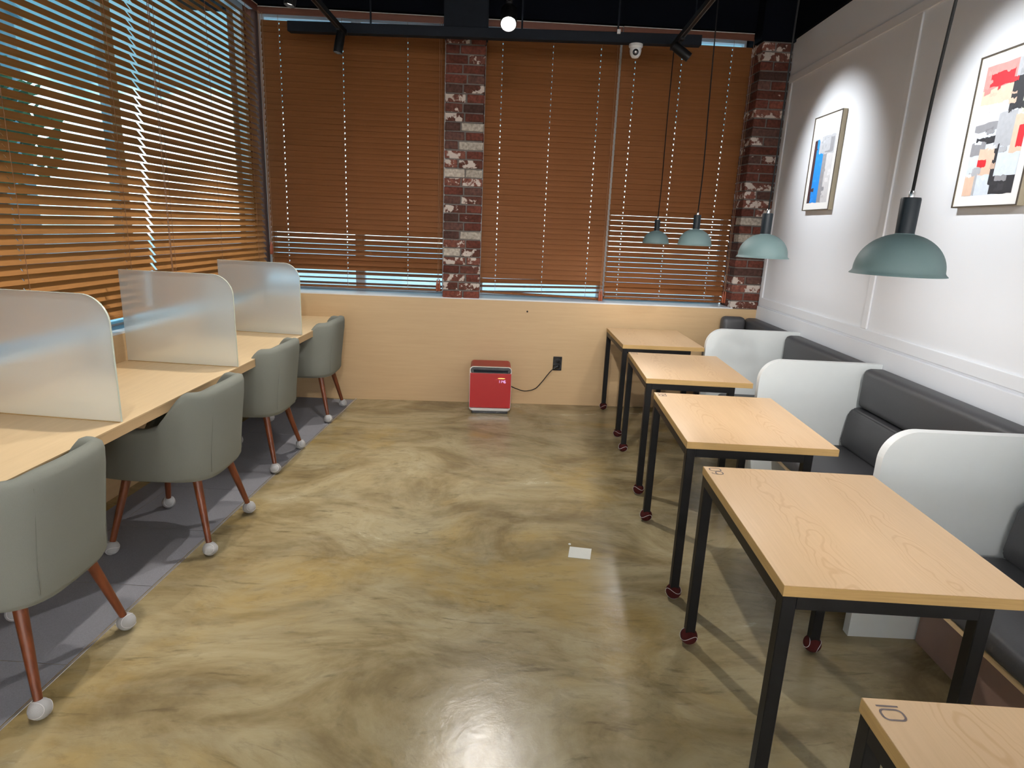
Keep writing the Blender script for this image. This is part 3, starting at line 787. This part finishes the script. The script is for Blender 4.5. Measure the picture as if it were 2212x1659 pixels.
def number(txt, parent):
    bm = BM(); n = len(txt)
    wid = {'1': 0.012}
    x = 0.0
    for c in txt:
        w = wid.get(c, 0.031); digit(bm, c, x + w/2); x += w
    # read from the bench side: glyph right -> table -y, glyph up -> table +x
    o = obj('table_number', bm, m_ink, parent, (0.016, TD-0.014, TZ+0.0004)); o.rotation_euler = (0, 0, -PI/2)
    return o
def make_table():
    t = thing('cafe_table', '', 'table', (0,0,0), 0, 'square tables along the benches')
    bm = BM(); box(bm, 0, TW, 0, TD, TZ-0.03, TZ-0.0012); obj('edge_band', bm, m_edge, t)
    bm = BM(); box(bm, 0.0006, TW-0.0006, 0.0006, TD-0.0006, TZ-0.0012, TZ, 0.0008, 1); obj('tabletop', bm, m_table, t)
    lw = 0.036; xr = TW-0.135; i0 = 0.002
    pos = [(i0, i0), (i0, TD-lw-i0), (xr, i0), (xr, TD-lw-i0)]
    for k, (x, y) in enumerate(pos):
        bm = BM(); box(bm, x, x+lw, y, y+lw, 0.030, TZ-0.0305, 0.002, 1); lg = obj('leg', bm, m_black, t)
        b = inst('tennis_ball', BALL_R, lg, (x+lw/2, y+lw/2, 0.0335), (0.9+k*1.3, 2.2+k, 0.4+k*0.8)); b['label'] = 'maroon tennis ball on the table foot'
    z0, z1 = TZ-0.066, TZ-0.0305
    for (x0, x1, y0_, y1_) in ((i0+lw, xr, i0, i0+lw), (i0+lw, xr, TD-lw-i0, TD-i0), (i0, i0+lw, i0+lw, TD-lw-i0), (xr, xr+lw, i0+lw, TD-lw-i0)):
        bm = BM(); box(bm, x0, x1, y0_, y1_, z0, z1); obj('frame_rail', bm, m_black, t)
    return t
t0 = make_table()
TABS = [((0.7583, 1.346), -0.080, 'wood table numbered 09 on black legs, second nearest the camera', '09'),
        ((0.8478, 2.410), -0.0833, 'wood table numbered 08 on black legs, third from the camera, middle of the row', '08'),
        ((0.9528, 3.521), -0.0826, 'wood table on black legs, fourth from the camera, second from the back wall', '07'),
        ((1.0404, 4.597), -0.0297, 'wood table on black legs, farthest, nearest the back wall', None),
        ((0.6665, 0.177), -0.080, 'wood table numbered 10, nearest the camera, cut by the bottom right corner', '10')]
for k, (p, th, lab, num) in enumerate(TABS):
    t = t0 if k == 0 else copy_tree(t0)
    t.location = (p[0], p[1], 0.0); t.rotation_euler = (0, 0, th); t['label'] = lab
    if k == 0: continue
for t, (p, th, lab, num) in zip([o for o in COL.objects if o.name.startswith('cafe_table')], TABS):
    if num: number(num, t)

# ------------------------------------------------------------------ benches with dividers along the right wall
def rl(y):   # local wall-frame y for world y
    return (y - BACK)/math.cos(RZR)
def cushion(bm, x0, x1, y0_, y1_, z0, z1, r):
    box(bm, x0, x1, y0_, y1_, z0, z1, r, 4)
DIVY = [4.535, 3.421, 2.130, 0.95]
bays = [(rl(BACK)-0.042, rl(4.535+0.042)), (rl(4.535), rl(3.421+0.042)), (rl(3.421), rl(2.130+0.042)), (rl(2.130), rl(0.95+0.042)), (rl(0.95), rl(-0.5))]
labs = ['charcoal leather bench in the far corner bay against the back wall', 'charcoal leather bench in the second bay from the back wall',
        'charcoal leather bench in third bay from back wall, between middle and nearest dividers', 'charcoal leather bench beside the table numbered 09, cut by the right frame edge',
        'charcoal leather bench nearest the camera, outside the right frame edge']
for (ya, yb), lab in zip(bays[:4], labs[:4]):
    t = thing('bench', lab, 'bench', RO, RZR, 'benches along the white wall')
    hi, lo = ya-0.010, yb+0.010
    bm = BM(); cushion(bm, -0.59, -0.165, lo, hi, 0.315, 0.400, 0.028); obj('seat_cushion', bm, m_leather, t, smooth=True)
    bm = BM()
    prism(bm, [(-0.022, 0.395), (-0.19, 0.395), (-0.205, 0.43), (-0.185, 0.60), (-0.165, 0.628), (-0.13, 0.635), (-0.022, 0.635)], lo+0.012, hi-0.012, 'y')
    bmesh.ops.bevel(bm, geom=list(bm.edges), offset=0.008, segments=2, affect='EDGES'); obj('lower_back_cushion', bm, m_leather, t, smooth=True)
    bm = BM(); cushion(bm, -0.150, -0.022, lo+0.012, hi-0.012, 0.637, 0.872, 0.038); obj('upper_back_cushion', bm, m_leather, t, smooth=True)
    bm = BM(); box(bm, -0.575, -0.022, lo, hi, 0.293, 0.3145, 0.002, 1); obj('seat_board', bm, m_desk, t)
    bm = BM(); box(bm, -0.445, -0.022, lo, hi, 0.001, 0.2925); obj('plinth', bm, m_plinth, t)
    if lab.startswith('charcoal leather bench in the far corner'):
        bm = BM(); cushion(bm, -0.355, -0.156, hi-0.125, hi-0.004, 0.577, 0.880, 0.038); obj('end_back_cushion', bm, m_leather, t, smooth=True)
        bm = BM(); cushion(bm, -0.485, -0.206, hi-0.145, hi-0.004, 0.402, 0.575, 0.03); obj('end_back_cushion', bm, m_leather, t, smooth=True)
def divider(y, lab):
    t = thing('bench_divider', lab, 'divider', (rx(y), y, 0), RZR, 'white dividers between the benches')
    D, H, R, th = 0.712, 0.885, 0.125, 0.040
    out = [(-D, 0.0), (-0.022, 0.0), (-0.022, H)]
    for k in range(15):
        a = PI/2 + (PI/2)*k/14
        out.append((-D + R + R*math.cos(a), H - R + R*math.sin(a)))
    bm = BM(); prism(bm, out, 0.0, th, 'y'); obj('panel', bm, m_div, t, smooth=True)
    bm = BM(); path = [(-D, 0.0)] + out[3:][::-1] + [(-0.022, H)]
    e = 0.0015
    for a, b in zip(path, path[1:]):
        nx, nz = -(b[1]-a[1]), (b[0]-a[0]); ln = math.hypot(nx, nz); nx, nz = nx/ln*e, nz/ln*e
        v = [bm.verts.new(p) for p in ((a[0], 0, a[1]), (b[0], 0, b[1]), (b[0], th, b[1]), (a[0], th, a[1]),
             (a[0]+nx, 0, a[1]+nz), (b[0]+nx, 0, b[1]+nz), (b[0]+nx, th, b[1]+nz), (a[0]+nx, th, a[1]+nz))]
        for f in ((0,1,2,3),(7,6,5,4),(0,4,5,1),(2,6,7,3)): bm.faces.new([v[i] for i in f])
    bmesh.ops.remove_doubles(bm, verts=bm.verts, dist=1e-5); bmesh.ops.recalc_face_normals(bm, faces=bm.faces)
    obj('edge_banding', bm, m_divedge, t, smooth=True)
divider(DIVY[0], 'white rounded divider between benches, farthest, nearest the back wall')
divider(DIVY[1], 'white rounded divider between benches, the middle of the three')
divider(DIVY[2], 'white rounded divider between benches, nearest, behind the table numbered 09')

# ------------------------------------------------------------------ pictures on the white wall
def picture(label, y_far, z0, z1, width, patches, seed):
    """local: x out of the wall (towards -x), y along wall"""
    t = thing('framed_picture', label, 'picture', (rx(y_far), y_far, (z0+z1)/2), RZR, 'abstract pictures on the white wall')
    H = (z1-z0)/2; dp = -0.034
    bm = BM(); fw = 0.006
    for (a, b, c, d) in ((-width, 0, -H, -H+fw), (-width, 0, H-fw, H), (-width, -width+fw, -H+fw, H-fw), (-fw, 0, -H+fw, H-fw)):
        box(bm, dp, dp+0.004, a, b, c, d)
    obj('frame_lip', bm, m_frame, t)
    bm = BM()
    for (a, b, c, d) in ((-width, 0, -H, -H+fw), (-width, 0, H-fw, H), (-width, -width+fw, -H+fw, H-fw), (-fw, 0, -H+fw, H-fw)):
        box(bm, dp+0.004, -0.0005, a, b, c, d)
    obj('frame', bm, m_frameside, t)
    bm = BM(); box(bm, dp+0.006, dp+0.010, -width+fw, -fw, -H+fw, H-fw); obj('mat_board', bm, m_mat, t)
    ins = 0.052
    u0, u1 = -ins, -width+ins; v0, v1 = H-ins, -H+ins
    me = bpy.data.meshes.new('artwork'); bm = BM(); mats = {}
    rr = random.Random(seed)
    def quad(ua, ub, va, vb, c, lay):
        if c not in mats:
            mats[c] = (len(mats), plain('paint', c, 0.6, noise=0.14, scale=45, bump=0.2))
        x = dp + 0.0058 - lay*0.00003
        P = lambda u, v: (x, u0 + (u1-u0)*u, v0 + (v1-v0)*v)
        n = 6; top = []; bot = []
        for k in range(n+1):
            u = ua + (ub-ua)*k/n
            top.append(P(min(1, max(0, u)), min(1, max(0, va + rr.uniform(-.008, .008))))); bot.append(P(min(1, max(0, u)), min(1, max(0, vb + rr.uniform(-.008, .008)))))
        f = bm.faces.new([bm.verts.new(p) for p in top + bot[::-1]]); f.material_index = mats[c][0]
    for lay, (ua, ub, va, vb, c) in enumerate(patches): quad(ua, ub, va, vb, c, lay)
    cols = list({p[4] for p in patches})
    L = len(patches)
    for k in range(46):
        ua = rr.random(); va = rr.random(); hit = [p for p in patches if p[0] <= ua <= p[1] and p[2] <= va <= p[3]]
        c = hit[-1][4] if hit else cols[0]
        f = rr.uniform(0.75, 1.2); c = tuple(min(0.9, x*f + 0.01) for x in c)
        quad(ua, ua+rr.uniform(.04, .16), va, va+rr.uniform(.015, .05), c, L+k*0.5)
    bm.to_mesh(me); bm.free()
    for c, (i, m) in sorted(mats.items(), key=lambda q: q[1][0]): me.materials.append(m)
    o = bpy.data.objects.new('artwork', me); COL.objects.link(o); o.parent = t
    return t
CRE, GRY, DGR, BLU, BRN = (0.72, 0.71, 0.66), (0.42, 0.43, 0.46), (0.27, 0.27, 0.29), (0.015, 0.24, 0.72), (0.055, 0.025, 0.03)
picture('framed abstract picture with a bright blue vertical bar on the white wall', 4.812, 1.772, 2.424, 0.418,
        [(0, 1, 0, 1, GRY), (0, 1, 0, .19, CRE), (.28, 1, .17, .40, GRY), (.55, .95, .2, .38, DGR), (0, .2, .2, 1, BRN), (.14, .50, .2, 1, BLU), (.50, .72, .40, 1, DGR),
         (.48, .78, .2, .36, GRY), (.68, 1, .40, 1, (0.55, 0.54, 0.55)), (.26, .52, .2, .38, (0.42, 0.43, 0.46))], 3)
PNK, RED, PEA, BLK, ICE = (0.62, 0.26, 0.24), (0.62, 0.02, 0.03), (0.72, 0.50, 0.38), (0.03, 0.03, 0.035), (0.62, 0.68, 0.76)
picture('framed abstract picture with red, pink and black blocks, cut by the right frame edge', 3.092, 1.746, 2.416, 0.420,
        [(0, 1, 0, 1, ICE), (0, .62, 0, .20, PNK), (.62, 1, 0, .16, GRY), (.12, .58, .07, .17, RED), (0, .6, .18, .30, PEA), (0, .55, .30, .45, (0.70, 0.68, 0.70)),
         (.60, .84, .14, .38, BLK), (.84, 1, .18, .42, (0.62, 0.66, 0.55)), (0, .52, .44, .50, DGR), (.45, .8, .38, .64, GRY), (.08, .46, .55, .60, BLK),
         (0, .3, .58, .68, DGR), (.78, 1, .42, .72, PEA), (.88, 1, .50, .66, RED), (.5, .58, .62, .92, BLK), (.2, .5, .64, .84, PEA), (.2, .38, .72, .78, RED),
         (.05, .25, .78, 1, GRY), (0, .2, .84, 1, PEA), (.6, 1, .70, .86, ICE), (.55, 1, .86, 1, BLK), (.62, .85, .86, .9, DGR)], 5)

# ------------------------------------------------------------------ pendants over the tables
RAILZ = 2.872
def rail_x(y): return 1.302 + KR*(y-4.93)
PEND = [(0.993, 1.497, 1.497, 'nearest, the largest'), (1.151, 2.629, 1.487, 'second nearest the camera'), (1.255, 3.846, 1.503, 'third from the camera'), (1.302, 4.93, 1.485, 'farthest, the smallest')]
def make_pendant():
    t = thing('pendant_lamp', '', 'lamp', (0,0,0), 0, 'pendant lamps over the tables')
    R = 0.098
    prof = []
    for k in range(17):
        a = PI/2*k/16
        prof.append((max(0.021, R*math.sin(a)**0.96) if k else 0.021, 0.010 + 0.088*math.cos(a)))
    prof += [(0.1000, 0.006), (0.1045, 0.002), (0.1050, 0.0)]
    inner = [(0.1030, 0.0005)] + [(r-0.003, z-0.002) for r, z in prof[::-1][3:]]
    bm = BM(); lathe(bm, prof, 48); obj('shade', bm, m_sage, t, smooth=True)
    bm = BM(); lathe(bm, [(0.1050, 0.0)] + inner, 48); obj('shade_lining', bm, m_sagein, t, smooth=True)
    bm = BM(); lathe(bm, [(0, 0.093), (0.0205, 0.093), (0.0215, 0.176), (0.0200, 0.180), (0, 0.180)], 32); obj('lamp_holder', bm, m_socket, t, smooth=True)
    bm = BM(); lathe(bm, [(0.0070, 0.180), (0.0070, 0.192), (0.0045, 0.196), (0.0, 0.196)], 16); obj('cord_grip', bm, m_chrome, t, smooth=True)
    bm = BM(); lathe(bm, [(0, 0.022), (0.015, 0.025), (0.024, 0.036), (0.026, 0.05), (0.020, 0.068), (0.014, 0.085), (0.013, 0.093)], 20); obj('bulb', bm, m_bulb, t, smooth=True)
    return t
p0 = make_pendant()
pendants = [p0] + [copy_tree(p0) for k in PEND[1:]]
for t, (x, y, z, lab) in zip(pendants, PEND):
    t.location = (x, y, z); t['label'] = 'sage green dome pendant over the tables, ' + lab
    # cord from the grip to the rail, hanging nearly plumb
    dx, dy, dz = rail_x(y)-x, 0.0, RAILZ - z
    bm = BM(); tube(bm, spline([(0, 0, 0.195), (0.004+dx*0.03, 0, 0.45), (dx*0.35, 0, 0.195+(dz-0.195)*0.55), (dx, 0, dz-0.012)], 6), 0.0036, 8)
    obj('cord', bm, m_cable, t, smooth=True)
    ld = bpy.data.lights.new('pendant_bulb', 'POINT'); ld.energy = 7.0; ld.color = NEUT; ld.shadow_soft_size = 0.022
    lo_ = bpy.data.objects.new('pendant_bulb', ld); COL.objects.link(lo_); lo_.parent = t; lo_.location = (0, 0, 0.008)

# ------------------------------------------------------------------ ceiling: beam, rails, spots
u = Vector((1.521+1.545, 5.0-5.22, 0)); bl = u.length
beam = thing('ceiling_beam', 'dark steel beam hung across the room in front of the blinds', 'beam', (-1.545, 5.22, 2.915), math.atan2(u.y, u.x))
bm = BM(); box(bm, 0, bl, 0, 0.07, 0, 0.07, 0.003, 1); obj('bar', bm, m_beam, beam)
for x in (0.62, 1.75, 2.46):
    bm = BM(); tube(bm, [(x, 0.035, 0.069), (x, 0.035, 0.705)], 0.007, 8); obj('hanger_rod', bm, m_beam, beam, smooth=True)
bm = BM(); box(bm, 2.45, 2.475, -0.012, -0.0005, 0.055, 0.085, 0.002, 1); obj('bracket', bm, m_camw, beam)

def rail(label, xf, y0_, y1_, rods):
    k = (xf(y1_)-xf(y0_))/(y1_-y0_)
    t = thing('track_rail', label, 'track', (xf(y1_), y1_, RAILZ), -math.atan(k))
    L = (y1_-y0_)/math.cos(math.atan(k))
    bm = BM(); box(bm, -0.018, 0.018, -L, 0, 0, 0.034, 0.002, 1); obj('track', bm, m_black, t)
    bm = BM(); box(bm, -0.02, 0.02, -0.004, 0.03, -0.008, 0.036, 0.004, 1); obj('end_feed', bm, m_black, t)
    for s in (-0.0135, 0.0095):
        bm = BM(); box(bm, s, s+0.004, -L, -0.01, -0.001, 0.0005); obj('contact_groove', bm, m_groove, t)
    for q in rods:
        bm = BM(); tube(bm, [(0, -q, 0.033), (0, -q, 0.745)], 0.005, 8); obj('hanger_rod', bm, m_beam, t, smooth=True)
    return t
rail_r = rail_x
def rail_l(y): return -1.095 + 0.04*(y-5.05)
def rail_m(y): return 0.085 + 0.03*(y-4.25)
rail('black lighting track above the row of tables', rail_r, -2.0, 4.955, (0.6, 2.6, 4.6, 6.4))
rail('black lighting track above the desk', rail_l, -2.0, 5.05, (0.7, 2.7, 4.7, 6.6))
rail('black lighting track down the middle of the ceiling', rail_m, -2.0, 4.27, (0.5, 2.5, 4.5))

def spot(label, x, y, aim, energy, angle, blend, color, lens=m_lampdim, group='black track spotlights', radius=0.026):
    p = Vector((x, y, RAILZ)); a = (Vector(aim) - Vector((x, y, RAILZ-0.07))).normalized()
    t = thing('track_spotlight', label, 'spotlight', p, 0, group)
    bm = BM(); box(bm, -0.014, 0.014, -0.045, 0.045, -0.016, -0.0012, 0.002, 1); obj('adapter', bm, m_black, t)
    bm = BM(); tube(bm, [(0, 0, -0.014), (0, 0, -0.062)], 0.006, 8); obj('stem', bm, m_black, t, smooth=True)
    q = a.to_track_quat('-Z', 'Y').to_euler()
    c = Vector((0, 0, -0.072)); big = 1.55 if lens is m_lampon else 1.0
    bm = BM(); lathe(bm, [(0, 0.055), (0.029, 0.055), (0.032, 0.050), (0.032, -0.080), (0.029, -0.082), (0.0275, -0.070), (0.0265, -0.066)], 28)
    o = obj('housing', bm, m_black, t, c, smooth=True); o.rotation_euler = q; o.scale = (big, big, 1)
    bm = BM(); lathe(bm, [(0, -0.066), (0.0262, -0.066), (0.0262, -0.063), (0, -0.063)], 28)
    o = obj('lens', bm, lens, t, c, smooth=True); o.rotation_euler = q; o.scale = (big, big, 1)
    ld = bpy.data.lights.new('spot_beam', 'SPOT'); ld.energy = energy; ld.color = color; ld.spot_size = math.radians(angle); ld.spot_blend = blend; ld.shadow_soft_size = radius
    lo_ = bpy.data.objects.new('spot_beam', ld); COL.objects.link(lo_); lo_.parent = t; lo_.location = c + a*0.085; lo_.rotation_euler = q
    return t
# right rail -> pictures
spot('black track spotlight over the tables, aimed at the blue picture', rail_r(4.72), 4.72, (2.37, 4.55, 2.05), 88, 66, 1.0, COOL)
spot('black track spotlight over the tables, aimed at the red and black picture', rail_r(3.15), 3.15, (2.27, 2.88, 2.0), 88, 66, 1.0, COOL)
spot('black track spotlight over the tables, aimed at the wall near the camera', rail_r(1.4), 1.4, (2.17, 1.2, 1.9), 88, 66, 1.0, COOL)
spot('added fill spotlight over the tables near the camera, aimed along the benches', rail_r(0.3), 0.3, (1.9, 4.0, 0.7), 170, 44, 1.0, NEUT)  # added fill lamp, brightens the divider faces and table edges
# left rail -> desk
spot('black track spotlight above the far end of the desk', rail_l(4.95), 4.95, (-1.46, 4.75, 0.74), 72, 78, 0.8, WARM)
spot('black track spotlight above the desk, lens just cut by the top frame edge', -1.14, 3.97, (-1.50, 3.75, 0.74), 72, 78, 0.8, WARM)
spot('black track spotlight above the near part of the desk', rail_l(2.9), 2.9, (-1.52, 2.7, 0.74), 72, 78, 0.8, WARM)
spot('black track spotlight above the desk near the camera', rail_l(1.7), 1.7, (-1.55, 1.5, 0.74), 72, 78, 0.8, WARM)
# middle rail: one faces the camera and dazzles
spot('glaring track spotlight in the middle of the ceiling, facing the camera', rail_m(4.17), 4.20, (0.05, 1.6, 0.0), 135, 105, 0.9, NEUT, m_lampon)
spot('added fill spotlight in mid room, behind the camera', rail_m(-0.6), -0.6, (0.2, 5.4, 0.9), 240, 50, 1.0, NEUT)  # added unseen fill lamp, brightens the back wall and blinds
spot('black track spotlight in mid room, aimed at the foot of the back wall', rail_m(2.3), 2.3, (0.15, 5.4, 0.3), 90, 84, 1.0, NEUT)
# added fill lamps behind the camera, bounced off the front wall
for xx in (-1.2, 0.3, 1.6):
    spot('added fill spotlight at the rear of the room, turned to the white rear wall, ' + {-1.2: 'left', 0.3: 'middle', 1.6: 'right'}[xx], xx, -1.55, (xx, -3.0, 1.6), 780, 115, 0.9, NEUT)

# ------------------------------------------------------------------ small things
# dome camera under the beam
cy = 5.22 - 0.0717*(1.055+1.545) + 0.03
t = thing('security_camera', 'white dome security camera under the dark ceiling beam', 'camera', (1.050, cy, 2.9135))
bm = BM(); lathe(bm, [(0, 0), (0.050, 0), (0.051, -0.018), (0.044, -0.026), (0, -0.026)], 32); obj('base_plate', bm, m_camw, t, smooth=True)
bm = BM(); lathe(bm, [(0.041, -0.022), (0.043, -0.045), (0.038, -0.072), (0.025, -0.090), (0, -0.097)], 32); obj('dome', bm, m_camw, t, smooth=True)
bm = BM(); lathe(bm, [(0, 0.004), (0.014, 0.004), (0.022, 0.0), (0.022, -0.02), (0, -0.02)], 24)
o = obj('lens_ring', bm, m_gloss, t, (-0.006, -0.039, -0.062), smooth=True); o.rotation_euler = (math.radians(100), 0, -0.12)
bm = BM(); lathe(bm, [(0, 0.006), (0.008, 0.005), (0.011, 0.0), (0, 0.0)], 16)
o = obj('glass_lens', bm, plain('lens_glass', (0.10, 0.07, 0.05), 0.15, noise=0.1), t, (-0.006, -0.0425, -0.062), smooth=True); o.rotation_euler = (math.radians(100), 0, -0.12)

# red air purifier
PX0, PX1, PY0, PY1 = -0.118, 0.232, 5.135, 5.405
t = thing('air_purifier', 'red box air purifier with a lit clock on the floor by the back wall', 'purifier', ((PX0+PX1)/2, PY0, 0), 0.0)
w = (PX1-PX0)/2; d = PY1-PY0
def rr_pts(w, z0, z1, r, n=6): return [(x, z) for x, z in rrect(0, (z0+z1)/2, 2*w, z1-z0, r, n)]
bm = BM(); prism(bm, rr_pts(w, 0.028, 0.412, 0.030), 0.012, d, 'y'); obj('body', bm, m_red, t, smooth=True)
bm = BM(); prism(bm, rr_pts(w+0.002, 0.026, 0.414, 0.031), 0.002, 0.013, 'y'); obj('front_bezel', bm, m_silver, t, smooth=True)
bm = BM(); prism(bm, rr_pts(w-0.004, 0.350, 0.409, 0.027), -0.0005, 0.006, 'y'); obj('air_outlet', bm, m_gloss, t, smooth=True)
bm = BM(); box(bm, -w+0.03, w-0.03, -0.004, 0.0, 0.366, 0.386, 0.001, 1); obj('outlet_louvre', bm, m_beam, t)
bm = BM(); box(bm, -w+0.001, w-0.001, -0.010, 0.002, 0.056, 0.359, 0.003, 2); obj('front_panel', bm, m_red, t)
bm = BM(); box(bm, -w+0.012, w-0.012, -0.006, 0.006, 0.032, 0.054, 0.003, 1); obj('bottom_trim', bm, m_silver, t)
bm = BM(); box(bm, -w+0.02, w-0.02, 0.01, d-0.01, 0.0, 0.028, 0.003, 1); obj('foot_plinth', bm, m_gloss, t)
bm = BM(); lathe(bm, [(0, 0.001), (0.030, 0.001), (0.030, 0), (0, 0)], 24)
for v in bm.verts: v.co.y *= 0.10
o = obj('status_light', bm, m_led, t, (0.092, -0.0105, 0.318)); o.rotation_euler = (PI/2, 0, 0)
def seg_text(txt, h, w_):
    SEG = {'0':'abcdef','1':'bc','2':'abged','3':'abgcd','4':'fgbc','5':'afgcd','6':'afgecd','7':'abc','8':'abcdefg','9':'abcdfg'}
    bm = BM(); x = 0; s = h*0.13
    L = {'a':((0,h),(w_,h)),'b':((w_,h),(w_,h/2)),'c':((w_,h/2),(w_,0)),'d':((0,0),(w_,0)),'e':((0,0),(0,h/2)),'f':((0,h/2),(0,h)),'g':((0,h/2),(w_,h/2))}
    for c in txt:
        if c == ':':
            for q in (0.28, 0.72): stroke(bm, [(x+s*0.3, h*q-s/2), (x+s*0.3, h*q+s/2)], s)
            x += s*2.0; continue
        for g_ in SEG[c]:
            (a, b_), (c_, d_) = L[g_]; stroke(bm, [(x+a, b_), (x+c_, d_)], s)
        x += w_ + s*2.0
    return bm
o = obj('clock_digits', seg_text('11:46', 0.022, 0.0095), m_digit, t, (0.066, -0.0106, 0.279)); o.rotation_euler = (PI/2, 0, 0)

# socket, plug and cable
t = thing('wall_socket', 'black wall socket plate on the wood back wall', 'socket', (0.658, BACK, 0.386))
bm = BM(); box(bm, -0.040, 0.040, -0.008, -0.0003, -0.064, 0.064, 0.004, 2); obj('plate', bm, m_gloss, t)
bm = BM(); lathe(bm, [(0, 0.0), (0.020, 0.0), (0.022, 0.003), (0.020, 0.004), (0, 0.004)], 24)
for q in (0.028, -0.024):
    o = obj('outlet_ring', bm.copy() if q > 0 else bm, m_black, t, (0, -0.008, q), smooth=True); o.rotation_euler = (PI/2, 0, 0)
t = thing('power_cable', 'black power cable looping from the red purifier to the wall socket', 'cable', (0.232, BACK-0.1, 0.2))
bm = BM(); tube(bm, spline([(0.006, -0.05, 0.0), (0.06, -0.02, -0.03), (0.14, 0.03, -0.062), (0.23, 0.055, -0.045), (0.29, 0.055, 0.02), (0.335, 0.05, 0.085), (0.368, 0.048, 0.128), (0.395, 0.052, 0.150)], 8), 0.0042, 8)
obj('cord', bm, m_black, t, smooth=True)
bm = BM(); tube(bm, [(0.392, 0.050, 0.147), (0.404, 0.056, 0.157), (0.418, 0.066, 0.161), (0.422, 0.0905, 0.162)], [0.009, 0.013, 0.018, 0.019], 16); obj('plug', bm, m_gloss, t, smooth=True)

# paper on the floor
bm = BM(); prism(bm, [(0.464, 2.866), (0.573, 2.846), (0.549, 2.741), (0.442, 2.760)][::-1], 0.0006, 0.0014)
tag(obj('paper_slip', bm, m_paper), 'pale slip of paper lying on the concrete floor by the tables', 'paper')
bm = BM(); lathe(bm, [(0, 0.007), (0.004, 0.006), (0.0075, 0.003), (0.006, 0.0005), (0, 0.0004)], 12, (0.466, 2.888, 0))
tag(obj('paper_crumb', bm, m_paper, smooth=True), 'tiny white paper crumb beside the slip of paper on the floor', 'paper')
